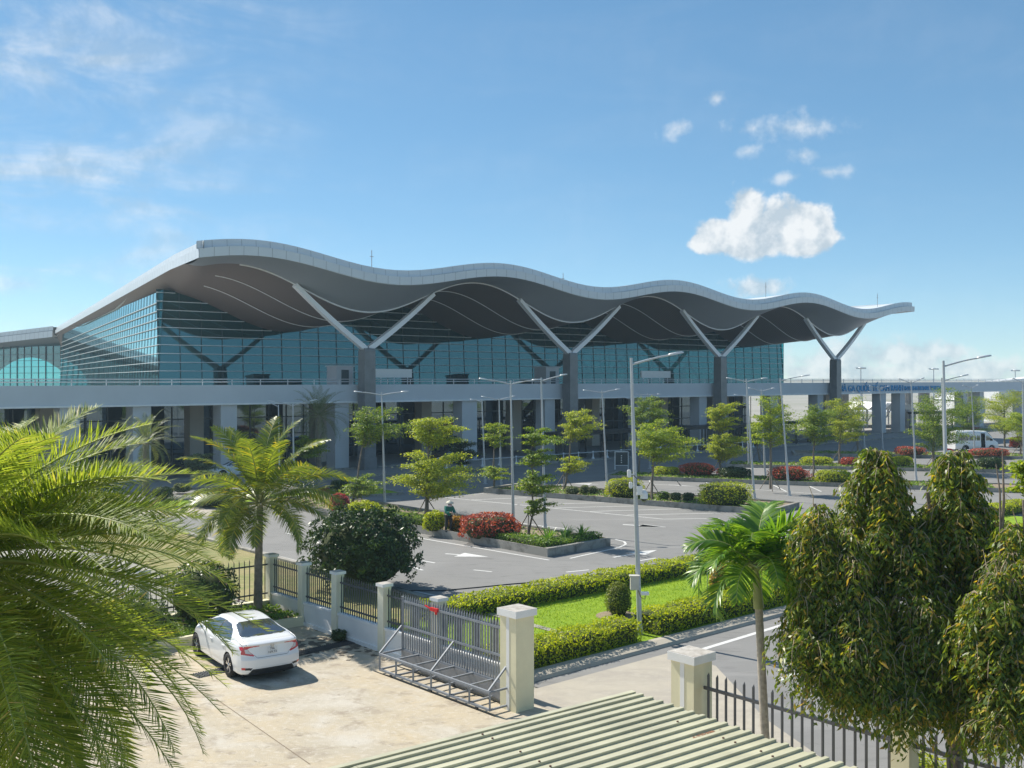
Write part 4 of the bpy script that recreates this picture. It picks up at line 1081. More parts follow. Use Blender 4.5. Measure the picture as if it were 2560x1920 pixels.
# far sheds seen below and beside the elevated road
def far_shed(px0, px1, py_eave, py_ridge, Y, label, peaks=1, wall=True, name='far_shed'):
    a, b = P(px0, py_eave, Y), P(px1, py_eave, Y); zr = P(px0, py_ridge, Y).z; c = Vector(((a.x + b.x) / 2, Y, 0)); w = b.x - a.x
    rt = root(name, c, label, 'building'); mb = MB()
    for k in range(peaks):
        x0, x1 = -w / 2 + w * k / peaks, -w / 2 + w * (k + 1) / peaks; xm = (x0 + x1) / 2
        mb.add([(x0, 0, a.z), (xm, 0, zr), (x1, 0, a.z), (x0, 14, a.z), (xm, 14, zr), (x1, 14, a.z)], [(0, 1, 4, 3), (1, 2, 5, 4), (0, 2, 1), (3, 4, 5), (0, 3, 5, 2)])
    part('roof', mb, WHITE, rt)
    mb = MB()
    if wall: mb.obox((0, 7.3, a.z / 2), (w / 2 - .3, 0, 0), (0, 6.7, 0), (0, 0, a.z / 2 - .02)); part('wall', mb, PIER, rt)
    else:
        for k in range(peaks + 1):
            for y in (.5, 13): mb = MB(); mb.bar((-w / 2 + w * k / peaks, y, 0), (-w / 2 + w * k / peaks, y, a.z), .3); part('post', mb, PIER, rt)
            mb = MB()
            if k < peaks: mb.bar((-w / 2 + w * k / peaks, .5, a.z - 2.2), (-w / 2 + w * (k + .5) / peaks, .5, a.z), .15); mb.bar((-w / 2 + w * (k + 1) / peaks, .5, a.z - 2.2), (-w / 2 + w * (k + .5) / peaks, .5, a.z), .15); part('bracing', mb, PIER, rt)
far_shed(2090, 2290, 1024, 1008, 175, 'white tented parking shelter seen between the far piers', 5, False, 'tent_shelter')
far_shed(2060, 2290, 1040, 1036, 260, 'long low pale shed on the horizon behind the far piers', 1)
far_shed(2395, 2470, 1000, 990, 240, 'pale shed seen under the far end of the elevated road', 1)
far_shed(2498, 2700, 953, 942, 420, 'grey hangar roof showing above the elevated road at the right edge', 1)
far_shed(2460, 2700, 1062, 1058, 200, 'low pale wall building behind the minibus', 1)
# ---------------------------------------------------------------- foliage
def unit(v): return v / np.maximum(np.linalg.norm(v, axis=-1, keepdims=True), 1e-9)
def leaves(C, D, L, W, rng, mid=.45, curl=0.0):
    """rhombic leaves: centres/bases C, directions D, lengths L, widths W"""
    n = len(C); D = unit(D); R = unit(rng.normal(size=(n, 3))); S = unit(np.cross(D, R))
    L = np.broadcast_to(np.asarray(L, float), (n,))[:, None]; W = np.broadcast_to(np.asarray(W, float), (n,))[:, None]
    N_ = np.cross(S, D)
    V = np.stack([C, C + D * L * mid + S * W / 2 + N_ * curl * L, C + D * L, C + D * L * mid - S * W / 2 + N_ * curl * L], 1).reshape(-1, 3)
    return V, np.arange(n * 4).reshape(n, 4)
def facing_leaves(C, Nrm, L, W, rng, jit=.7):
    """leaves lying roughly in the plane across Nrm"""
    n = len(C); Nn = unit(Nrm + rng.normal(size=(n, 3)) * jit); D = unit(np.cross(Nn, rng.normal(size=(n, 3)))); S = np.cross(Nn, D)
    L = np.broadcast_to(np.asarray(L, float), (n,))[:, None]; W = np.broadcast_to(np.asarray(W, float), (n,))[:, None]
    V = np.stack([C - D * L / 2, C + S * W / 2, C + D * L / 2, C - S * W / 2], 1).reshape(-1, 3)
    return V, np.arange(n * 4).reshape(n, 4)
class LB:
    def __init__(s): s.V = []; s.Q = []; s.n = 0; s.mi = []
    def add(s, V, Q, mi=0): s.V.append(V); s.Q.append(Q + s.n); s.n += len(V); s.mi.append(np.full(len(Q), mi))
    def mesh(s, name, mats): return np_mesh(name, np.concatenate(s.V), np.concatenate(s.Q), mats, np.concatenate(s.mi))
def core_ellipsoid(c, r, rng, seg=12, rings=8, bump=.1):
    vs = []; ph_ = rng.uniform(0, 6, 4)
    for j in range(rings + 1):
        th = math.pi * j / rings
        for i in range(seg):
            a = 2 * math.pi * i / seg; k = 1 + bump * (math.sin(3 * a + ph_[0] + th * 2) + math.sin(5 * a + ph_[1] - th * 3)) / 2
            vs.append((c[0] + r[0] * math.sin(th) * math.cos(a) * k, c[1] + r[1] * math.sin(th) * math.sin(a) * k, c[2] + r[2] * math.cos(th) * k))
    q = [(j * seg + i, (j + 1) * seg + i, (j + 1) * seg + (i + 1) % seg, j * seg + (i + 1) % seg) for j in range(rings) for i in range(seg)]
    return np.array(vs), np.array(q)

def bush(name, base, rx, ry, h, mat, label, cat='bush', group=None, n=900, leaf=.11, asp=.55, rz=0.0, boxy=2.0, seed=None, z0=0.0, clump=.16, flowers=None, fc=0, parent=None):
    rng = np.random.default_rng(seed if seed is not None else int(RNG.integers(1e9)))
    lb = LB(); r = np.array([rx, ry, h * .56])
    cc = np.array([0, 0, h * .46])
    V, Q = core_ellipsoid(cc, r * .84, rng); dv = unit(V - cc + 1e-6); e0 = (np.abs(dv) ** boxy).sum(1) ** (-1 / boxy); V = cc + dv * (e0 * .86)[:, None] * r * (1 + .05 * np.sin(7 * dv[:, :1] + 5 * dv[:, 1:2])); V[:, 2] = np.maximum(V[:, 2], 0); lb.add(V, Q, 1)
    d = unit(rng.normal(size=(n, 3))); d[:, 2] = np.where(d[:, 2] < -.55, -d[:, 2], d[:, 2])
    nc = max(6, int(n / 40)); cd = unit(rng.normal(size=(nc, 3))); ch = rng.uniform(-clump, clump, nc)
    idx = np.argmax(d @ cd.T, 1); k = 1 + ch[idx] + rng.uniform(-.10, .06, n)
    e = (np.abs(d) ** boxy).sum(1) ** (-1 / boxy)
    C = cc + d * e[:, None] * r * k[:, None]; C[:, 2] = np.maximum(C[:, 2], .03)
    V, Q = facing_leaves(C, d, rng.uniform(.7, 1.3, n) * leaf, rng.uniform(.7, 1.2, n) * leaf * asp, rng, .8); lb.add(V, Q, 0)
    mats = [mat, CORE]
    if flowers is not None:
        i = rng.choice(n, fc); V, Q = facing_leaves(C[i] * 1.03, d[i], leaf * .6, leaf * .5, rng, .5); lb.add(V, Q, 2); mats.append(flowers)
    ca, sa = math.cos(rz), math.sin(rz); V = np.concatenate(lb.V); X = V[:, 0] * ca - V[:, 1] * sa; Y = V[:, 0] * sa + V[:, 1] * ca
    V[:, 0], V[:, 1] = X, Y
    me = np_mesh(name, V, np.concatenate(lb.Q), mats, np.concatenate(lb.mi))
    o = link(name, me, parent); o.location = (base[0], base[1], z0)
    if label: tag(o, label, cat, group)
    return o
def hedge(name, p0, p1, w, h, mat, label, dens=230, leaf=.085, z0=0.0, group=None, wav=.05, cat='hedge'):
    """clipped hedge block from p0 to p1 (front line), w deep, h high"""
    rng = np.random.default_rng(int(RNG.integers(1e9)))
    p0 = np.array([p0.x, p0.y]); p1 = np.array([p1.x, p1.y]); d = p1 - p0; L = np.linalg.norm(d); d /= L; nn = np.array([-d[1], d[0]])
    if nn[1] < 0: nn = -nn
    lb = LB()
    # dark woody core, a little inside the leaf surface
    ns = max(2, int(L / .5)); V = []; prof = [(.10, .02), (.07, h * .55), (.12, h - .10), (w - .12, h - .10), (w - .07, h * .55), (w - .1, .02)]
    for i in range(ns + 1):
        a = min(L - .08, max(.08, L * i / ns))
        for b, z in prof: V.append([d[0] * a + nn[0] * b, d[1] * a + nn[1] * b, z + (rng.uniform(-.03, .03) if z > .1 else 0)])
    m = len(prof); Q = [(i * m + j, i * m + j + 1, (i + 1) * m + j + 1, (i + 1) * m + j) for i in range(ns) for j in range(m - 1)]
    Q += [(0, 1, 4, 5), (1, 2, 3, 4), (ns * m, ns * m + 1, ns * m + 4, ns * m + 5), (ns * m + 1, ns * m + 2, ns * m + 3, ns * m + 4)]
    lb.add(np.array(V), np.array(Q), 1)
    def face(area, f):
        n = int(area * dens * 1.6)
        if n < 1: return
        C, N_ = f(n); V, Q = facing_leaves(C, N_, rng.uniform(.7, 1.3, n) * leaf, rng.uniform(.6, 1.1, n) * leaf * .6, rng, .75); lb.add(V, Q, 0)
    f3 = lambda a, b, z: np.stack([d[0] * a + nn[0] * b, d[1] * a + nn[1] * b, z], 1)
    und = lambda a: wav * (np.sin(a * 2.1 + 1) + np.sin(a * 3.7)) * .6
    def top(n):
        a = rng.uniform(0, L, n); b = rng.uniform(0, w, n); e = np.minimum(np.minimum(b, w - b), .12) / .12
        return f3(a, b, h - .07 * (1 - e) ** 2 + und(a) + rng.normal(0, .025, n)), np.tile([0, 0, 1.], (n, 1))
    def sidef(b0, s):
        def f(n):
            a = rng.uniform(0, L, n); z = rng.uniform(.02, h, n)
            return f3(a, b0 + rng.normal(0, .028, n) - s * und(a + 4) * .6, z + und(a) * z / h), np.tile([s * nn[0], s * nn[1], 0], (n, 1))
        return f
    def endf(a0, s):
        def f(n):
            b = rng.uniform(0, w, n); z = rng.uniform(.02, h, n); return f3(a0 + rng.normal(0, .03, n), b, z), np.tile([s * d[0], s * d[1], 0], (n, 1))
        return f
    face(L * w, top); face(L * h, sidef(0, -1)); face(L * h * .6, sidef(w, 1)); face(w * h, endf(0, -1)); face(w * h, endf(L, 1))
    me = lb.mesh(name, [mat, CORE]); o = link(name, me); o.location = (p0[0], p0[1], z0); return tag(o, label, cat, group)

def limb_path(a, b, sag, n=5):
    a = Vector(a); b = Vector(b); return [a.lerp(b, i / n) + Vector((0, 0, sag * math.sin(math.pi * i / n))) for i in range(n + 1)]

def umbrella_tree(base_px, tiers, label, lean=.25, z0=.3, Y=None, dens=1.0,  seed=0, stakes=True, mat=None, group='umbrella trees of the car park', r0=.085, leaf=.15):
    """tropical almond: straight stem and flat tiers; tiers as photo extents (x0,x1,y0,y1)"""
    rng = np.random.default_rng(seed + 100)
    b = G(base_px[0], base_px[1], z0) if Y is None else P(base_px[0], base_px[1], Y); Yb = b.y; b.z = z0
    rt = root('umbrella_tree', b, label, 'tree', group); trunk = MB(); lb = LB()
    topz = 0
    T_ = []
    for (x0, x1, y0, y1) in tiers:
        a, c = P(x0, y1, Yb), P(x1, y0, Yb); T_.append((((a.x + c.x) / 2), (c.x - a.x) / 2, a.z, c.z)); topz = max(topz, c.z)
    T_.sort(key=lambda t: t[2])
    # stem follows the tiers
    pts = [Vector((0, 0, 0))]
    for cx, r, za, zb_ in T_: pts.append(Vector(((cx - b.x) * (1 - lean) * .6, 0, za + (zb_ - za) * .35 - z0)))
    last = T_[-1]; pts.append(Vector(((last[0] - b.x) * .8, 0, last[3] - z0 - .15 * (last[3] - last[2]))))
    n = len(pts); fine = []
    for p, q in zip(pts, pts[1:]):
        for i in range(4): fine.append(p.lerp(q, i / 4) + Vector((rng.normal(0, .02), rng.normal(0, .02), 0)))
    fine.append(pts[-1]); fine[0] = Vector((0, 0, 0))
    H_ = fine[-1].z; trunk.tube(fine, [max(.012, r0 * (1 - .85 * (p.z / H_))) for p in fine], 7)
    for ti, (cx, r, za, zb_) in enumerate(T_):
        cxl = cx - b.x; hz = zb_ - za
        nb = int(max(9, min(26, 8 * r * (hz / .9) ** .6)) * 1.15)
        st = pts[ti + 1]
        for k in range(nb):
            az = 2 * math.pi * (k * .381966 + rng.uniform(0, .12)); q = (k + .5) / nb; zc = za - z0 + hz * (.14 + .76 * q)
            rr = r * (1 - .45 * max(0, q - .25)) * rng.uniform(.62, 1.0); rr *= (.62 + .38 * min(1, q * 4)); rr *= 1.28 if rng.uniform() < .16 else 1; rr *= 1 + .22 * math.cos(az)
            tip = Vector((cxl * (.35 + .65) + math.cos(az) * rr, math.sin(az) * rr, zc + hz * rng.uniform(-.16, .16)))
            s0 = Vector((st.x + (pts[ti + 2].x - st.x) * q * .7, 0, max(.25, zc - hz * .22 - .12 * rr)))
            path = limb_path(s0, tip, .07 * rr)
            trunk.tube(path, [.022, .019, .016, .012, .009, .005], 4)
            m = int((34 + 75 * rr) * dens * 2.1); u = rng.beta(1.9, 1.0, m); P_ = np.array([[*p] for p in path]); f = u * (len(path) - 1); i0 = np.minimum(f.astype(int), len(path) - 2); w = (f - i0)[:, None]
            c = P_[i0] * (1 - w) + P_[i0 + 1] * w
            spread = (.07 + .17 * rr * (.35 + .65 * u))[:, None]
            off = rng.normal(size=(m, 3)) * np.array([1, 1, .16]) * spread; off[:, 2] += .03
            C = c + off; C[:, 2] -= .18 * (np.linalg.norm(off[:, :2], axis=1)) ** 1.3
            Nn = np.tile([0, 0, 1.], (m, 1)) + np.array([math.cos(az), math.sin(az), 0]) * .25
            V, Q = facing_leaves(C, Nn, rng.uniform(.7, 1.3, m) * leaf, rng.uniform(.6, 1, m) * leaf * .55, rng, .55); lb.add(V, Q)
    part('trunk', trunk, BARK, rt)
    link('crown', lb.mesh('crown', mat or (L_TREE, L_TREE_B, L_TREE_C)[seed % 3]), rt)
    if stakes:
        for a in (.4, 2.5, 4.6):
            mb = MB(); p = Vector((math.cos(a), math.sin(a), 0)); mb.tube([p * .85 + Vector((0, 0, -.1)), p * -.06 + Vector((0, 0, 1.25))], .03, 5); part('stake', mb, STAKE, rt)
    return rt

def palm_fronds(specs, rng, nleaf, leaf, width, taper=.35, droop=.5, vee=.5, seg=3, mat=0, thick=.02, twist=0.0, ragged=.1, plume=.10):
    """specs: (base, azimuth, elevation, length, curvature). returns LB (leaflets) and MB (rachises)"""
    lb = LB(); ra = MB()
    for (b, az, el, L, cv) in specs:
        N = 14; p = np.array(b, float); pts = [p.copy()]; e = el
        for i in range(N):
            st = L / N; p = p + st * np.array([math.cos(az) * math.cos(e), math.sin(az) * math.cos(e), math.sin(e)]); pts.append(p.copy()); e -= cv / N * (.5 + 1.1 * i / N)
        pts = np.array(pts); ra.tube([Vector(q) for q in pts], [thick * (1 - .85 * i / N) for i in range(N + 1)], 5, mat)
        n = nleaf; u = np.linspace(.14, .995, n); f = u * N; i0 = np.minimum(f.astype(int), N - 1); w = (f - i0)[:, None]
        C = pts[i0] * (1 - w) + pts[i0 + 1] * w; Tn = unit(pts[i0 + 1] - pts[i0])
        side = unit(np.cross(Tn, [0, 0, 1.0])); up = np.cross(side, Tn)
        if twist:
            a = twist * rng.normal(); side, up = side * math.cos(a) + up * math.sin(a), up * math.cos(a) - side * math.sin(a)
        prof = np.sin(np.clip((u - .10) / .9, 0, 1) * math.pi) ** .55 * (1 - taper * u); prof = np.maximum(prof, .22)
        for sgn in (-1, 1):
            ln = leaf * prof * rng.uniform(1 - ragged, 1 + ragged, n); fwd = .35 + .75 * u
            D = unit(side * sgn + Tn * fwd[:, None] + up * (vee + rng.normal(0, plume, n))[:, None] + rng.normal(0, .06, (n, 3)))
            W = width * (.6 + .4 * prof); cur = C.copy(); dd = D.copy(); rows = []
            wd = unit(np.cross(dd, up)); prev = None
            ws = [.55, 1.0, .7, .04] if seg == 3 else [.6, 1.0, .05]
            for k in range(seg + 1):
                wk = (W * ws[k] / 2)[:, None]; rows.append((cur - Tn * wk * .9 - up * wk * .15, cur + Tn * wk * .9 + up * wk * .15))
                cur = cur + dd * (ln / seg)[:, None]; dd = unit(dd - np.array([0, 0, 1.0]) * droop * (.5 + .5 * k))
            V = np.concatenate([x for r_ in rows for x in r_]).reshape(2 * (seg + 1), n, 3).transpose(1, 0, 2).reshape(-1, 3); m = 2 * (seg + 1)
            Q = np.concatenate([np.stack([np.arange(n) * m + 2 * k, np.arange(n) * m + 2 * k + 1, np.arange(n) * m + 2 * k + 3, np.arange(n) * m + 2 * k + 2], 1) for k in range(seg)])
            lb.add(V, Q, 0)
    return lb, ra
def mb_into(lb, mb, mi):
    q = [f if len(f) == 4 else (f[0], f[1], f[2], f[2]) for f in mb.f if len(f) == 4]
    lb.add(np.array(mb.v), np.array(q), mi)

# --- clipped hedges round the lawn
hedge('hedge', kerbpt(-.9, .55), G(1603, 1612), 1.15, .62, L_HEDGE, 'clipped yellow green hedge block at the kerb just behind the gate pillar', 260, .085, .10, 'lawn hedges')
hA0, hA1 = G(1334, 1521), G(1690, 1452); dA = (hA1 - hA0).normalized()
hedge('hedge', hA0 - dA * 4.4, hA0 + dA * 42, 1.3, .56, L_HEDGE, 'long clipped hedge along the far side of the lawn, edging the asphalt', 170, .10, .08, 'lawn hedges')
hedge('hedge', G(1650.6, 1599), G(1650.6, 1599) + KU * 30, 1.2, .66, L_HEDGE, 'clipped hedge right of the lawn gap, running behind the bright palm', 190, .095, .10, 'lawn hedges')
hedge('hedge', fence(d2 + 3.6, -1.1), fence(d2 + 16, -1.1), .9, .75, L_HEDGE, 'yellow green hedge behind the bar fence under the drooping trees', 260, .075, .0, 'lawn hedges')
rg = np.random.default_rng(15); n = 46000
a_ = rg.uniform(-1.0, 26, n); b_ = rg.uniform(.7, 7.6, n); kx, kn = np.array(KU), np.array(KN); C = np.array([[K0.x, K0.y, .10]]) + a_[:, None] * kx + b_[:, None] * kn; C[:, 2] = .10
V, Q = leaves(C, np.array([0, 0, 1.]) + rg.normal(0, .45, (n, 3)), rg.uniform(.03, .075, n), .02, rg); o = link('grass', np_mesh('grass', V, Q, leafmat('lawn_blade', [(0, (.10, .18, .012)), (.6, (.17, .26, .014)), (1, (.28, .32, .04))], .3, .6, .2))); o['kind'] = 'stuff'
# --- shrubs on the lawn
tb = G(1546, 1540, .1)
bush('topiary_bush', tb, .44, .44, 1.12, leafmat('topiary_leaf', [(0, (.05, .08, .014)), (.6, (.12, .15, .02)), (1, (.22, .24, .04))], .3), 'egg shaped topiary bush on a bare ring of soil in the lawn', 'bush', None, 2600, .06, .6, z0=.10, clump=.05, seed=4)
mb = MB(); mb.lathe([(.78, .104), (.70, .135), (.0, .15)], 20, (tb.x, tb.y, 0)); setting('soil_ring', mb, SOIL)
ob = G(1800, 1482, .1)
bush('bush', ob, .40, .40, 1.15, L_ORANGE, 'orange tinted round bush on the lawn half hidden by the bright palm', 'bush', None, 1500, .07, .6, z0=.1, clump=.08)
mb = MB(); q = G(1768, 1490, .1); mb.tube([(q.x, q.y, .1), (q.x + .01, q.y, 1.35)], .012, 5); tag(part('thin_stake', mb, STEEL, None), 'thin bare metal stake upright in the lawn beside the bright palm', 'stake')

# --- planter along the fence, with the coconut palm
mb = MB()
pz = .30
for a, b in ((fence(2.35, .12), fence(2.35, 12)),): mb.bar(a + Vector((0, 0, pz / 2)), b + Vector((0, 0, pz / 2)), .16, pz)
mb.poly([fence(.12, .12, pz - .06), fence(2.3, .12, pz - .06), fence(2.3, 12, pz - .06), fence(.12, 12, pz - .06)], 1)
mb.bar(fence(2.35, 12, pz / 2), fence(.12, 12, pz / 2), .16, pz)
setting('planting_bed', mb, [CREAM, SOIL])
def cover(name, quadpts, z, n, leaf, mat, h=.22, label=None):
    rng = np.random.default_rng(int(RNG.integers(1e9))); a, b, c, d = [np.array([p.x, p.y, 0]) for p in quadpts]
    u = rng.uniform(size=(n, 1)); v = rng.uniform(size=(n, 1)); C = a * (1 - u) * (1 - v) + b * u * (1 - v) + c * u * v + d * (1 - u) * v
    C[:, 2] = z + rng.uniform(.0, h, n) * (.6 + .4 * np.sin(C[:, 0] * 3) * np.sin(C[:, 1] * 2.3))
    V, Q = facing_leaves(C, np.tile([0, 0, 1.], (n, 1)), rng.uniform(.7, 1.3, n) * leaf, rng.uniform(.5, .9, n) * leaf, rng, .8)
    o = link(name, np_mesh(name, V, Q, mat)); o['kind'] = 'stuff'; return o
cover('ground_cover', [fence(.2, .2), fence(2.25, .2), fence(2.25, 11.8), fence(.2, 11.8)], pz, 5200, .13, L_COVER, .24)
bush('flowering_bush', fence(.75, 2.9), 1.15, 1.2, 1.75, L_DARK, 'dark bougainvillea bush with a few pink flowers beside the coconut palm stem', 'bush', None, 2600, .11, .55, z0=pz, clump=.2, flowers=L_FLOWER, fc=40)
bush('bush', fence(1.2, 5.6), 1.3, .9, 1.15, L_DARK, 'dark bush in the planter behind the parked sedan', 'bush', None, 1500, .12, .5, z0=pz, clump=.2)
bush('weed', G(846, 1603), .26, .22, .34, L_DARK, 'small dark weed tuft at the foot of the white fence wall', 'weed', None, 160, .10, .5, clump=.25)

def coconut():
    rng = np.random.default_rng(3); bq = fence(.62, .85); c = P(650, 1262, bq.y); b = Vector((bq.x, bq.y, pz - .05))
    rt = root('coconut_palm', b, 'coconut palm with ringed grey stem and yellowing lower fronds in the planter', 'palm')
    top = Vector((c.x - b.x, 0, c.z - b.z)); tr = MB(); N = 26; pts = []; rad = []
    for i in range(N + 1):
        q = i / N; pts.append(Vector((top.x * q ** 1.4, 0, top.z * q))); rad.append((.155 - .055 * q) * (1.0 + (.05 if i % 2 else -.02)))
    tr.tube(pts, rad, 10); part('trunk', tr, PALMBARK, rt)
    sp = []
    for k in range(36):
        q = k / 35; az = k * 2.39996 + .5; el = 1.38 - 1.75 * q ** 1.05 + rng.normal(0, .06); L = 2.05 + .45 * math.sin(math.pi * min(1, q + .15)) + rng.uniform(-.15, .15)
        L = L * (1.42 - .24 * q); cv = .85 + .75 * q + rng.uniform(-.15, .25)
        sp.append(((top.x + .08 * math.cos(az), .08 * math.sin(az), top.z + .2 * (1 - q)), az, el, L, cv))
    lb, ra = palm_fronds(sp, rng, 76, .74, .058, .30, .22, .10, 3, 1, .028, .35, .12); mb_into(lb, ra, 1)
    link('crown', lb.mesh('crown', [L_COCO, M('frond_rib', (.28, .28, .09), .5)]), rt)
coconut()
def date_palm(base, topz, n, L, label, name, leafl, seed, trunk_r=.22, mats=None, b_=None, width=.03):
    rng = np.random.default_rng(seed); b = Vector((base.x, base.y, 0)); rt = root(name, b, label, 'palm')
    tr = MB(); N = 18; tr.tube([Vector((0, 0, topz * i / N)) for i in range(N + 1)], [trunk_r * (1.1 - .15 * i / N) * (1.05 if i % 2 else .95) for i in range(N + 1)], 10); part('trunk', tr, PALMBARK, rt)
    sp = []
    for k in range(n):
        q = k / (n - 1); az = k * 2.39996 + seed; el = 1.4 - 2.0 * q ** 1.1 + rng.normal(0, .08); sp.append(((.15 * math.cos(az), .15 * math.sin(az), topz + .25 * (1 - q)), az, el, L * rng.uniform(.85, 1.08), .9 + .7 * q))
    lb, ra = palm_fronds(sp, rng, 42, leafl, width, .3, .12, .35, 2, 1, .025, .2); mb_into(lb, ra, 1)
    link('crown', lb.mesh('crown', mats or [L_DATE, M('date_rib', (.25, .25, .12), .5)]), rt)
date_palm(G(365, 1240), 3.7, 44, 2.4, 'grey green date palm in front of the terminal beyond the feathery palm', 'date_palm', .42, 2)
date_palm(Vector((-(1280 - 797) * 88 / F, 88, 0)), 5.0, 44, 2.9, 'shaded date palm against the elevated road behind the coconut palm', 'date_palm', .5, 5)
# --- the large feathery palm close on the left
def big_palm():
    rng = np.random.default_rng(8); Yc = 10.6; c = P(-140, 1425, Yc); b = Vector((c.x, c.y, 0))
    rt = root('feather_palm', b, 'large feathery date palm filling the left edge close to the viewer', 'palm')
    tr = MB(); N = 30; tr.tube([Vector((0, 0, c.z * i / N)) for i in range(N + 1)], [.24 * (1.05 if i % 2 else .93) for i in range(N + 1)], 12); part('trunk', tr, PALMBARK, rt)
    sp = []
    # hand-set fronds on the side that shows (tip pixel, depth offset of the tip), then the rest all round
    n = 124
    for k in range(n):
        q = k / (n - 1); az = k * 2.39996; el = .86 - 1.75 * q ** .95 + rng.normal(0, .07); L = 2.15 + 1.05 * min(1, q * 2.2) + rng.uniform(-.25, .2)
        sp.append(((.12 * math.cos(az), .12 * math.sin(az), c.z + .35 * (1 - q) - .25 * q), az, el, L, .62 + .55 * q + rng.uniform(-.15, .2)))
    for (az, el, L, cv) in ((.10, .72, 2.0, .75), (-.25, .60, 2.2, .7), (.35, .45, 2.5, .85), (0, .28, 2.9, .7), (-.45, .12, 3.2, .65), (.2, -.05, 3.3, .6), (-.15, -.25, 3.3, .55), (.4, -.35, 3.2, .5), (-.5, -.5, 3.2, .45), (.05, -.62, 3.3, .45), (-.3, -.8, 3.2, .4), (.55, .66, 2.2, .8), (-.75, .4, 2.7, .7), (-.9, -.1, 3.1, .6), (-.8, -.55, 3.1, .5)):
        sp.append(((.1 * math.cos(az), .1 * math.sin(az), c.z + .1), az, el, L, cv))
    lb, ra = palm_fronds(sp, rng, 120, .50, .026, .35, .10, .40, 2, 1, .022, .30, .14, .22); mb_into(lb, ra, 1)
    link('crown', lb.mesh('crown', [L_PALM, M('palm_rib', (.30, .33, .08), .5)]), rt)
big_palm()
# --- bright palm right of the lawn
def bright_palm():
    rng = np.random.default_rng(21); Yc = 18.4; b = P(1925, 1850, Yc); b.z = 0; c = P(1890, 1432, Yc)
    rt = root('bright_palm', b, 'slender bright green palm with a pale ringed stem beside the roof', 'palm')
    top = Vector((c.x - b.x, 0, c.z)); hs = top.z - .62; tr = MB(); N = 34; pts = []; rad = []
    for i in range(N + 1):
        q = i / N; pts.append(Vector((top.x * q * .8, 0, hs * q))); rad.append((.088 - .018 * q) * (1.03 if i % 2 else .98))
    tr.tube(pts, rad, 12); part('trunk', tr, M('ringed_stem', (.40, .36, .30), .8, .25, 14, bump=.3), rt)
    sh = MB(); sh.tube([Vector((top.x * .8, 0, hs - .01)), Vector((top.x * .85, 0, hs + .12)), Vector((top.x * .95, 0, hs + .5)), Vector((top.x, 0, top.z + .05))], [.095, .092, .065, .04], 12); part('crownshaft', sh, CROWNSHAFT, rt)
    sp = []
    for k in range(24):
        q = k / 23; az = k * 2.39996 + 1.1; el = 1.38 - 1.15 * q + rng.normal(0, .08); sp.append(((top.x, 0, top.z + .05), az, el, 1.55 * rng.uniform(.9, 1.1), 1.5 + 1.2 * q))
    lb, ra = palm_fronds(sp, rng, 46, .58, .070, .25, .28, .30, 3, 1, .018, .3, .15); mb_into(lb, ra, 1)
    link('crown', lb.mesh('crown', [L_FOX, CROWNSHAFT]), rt)
bright_palm()

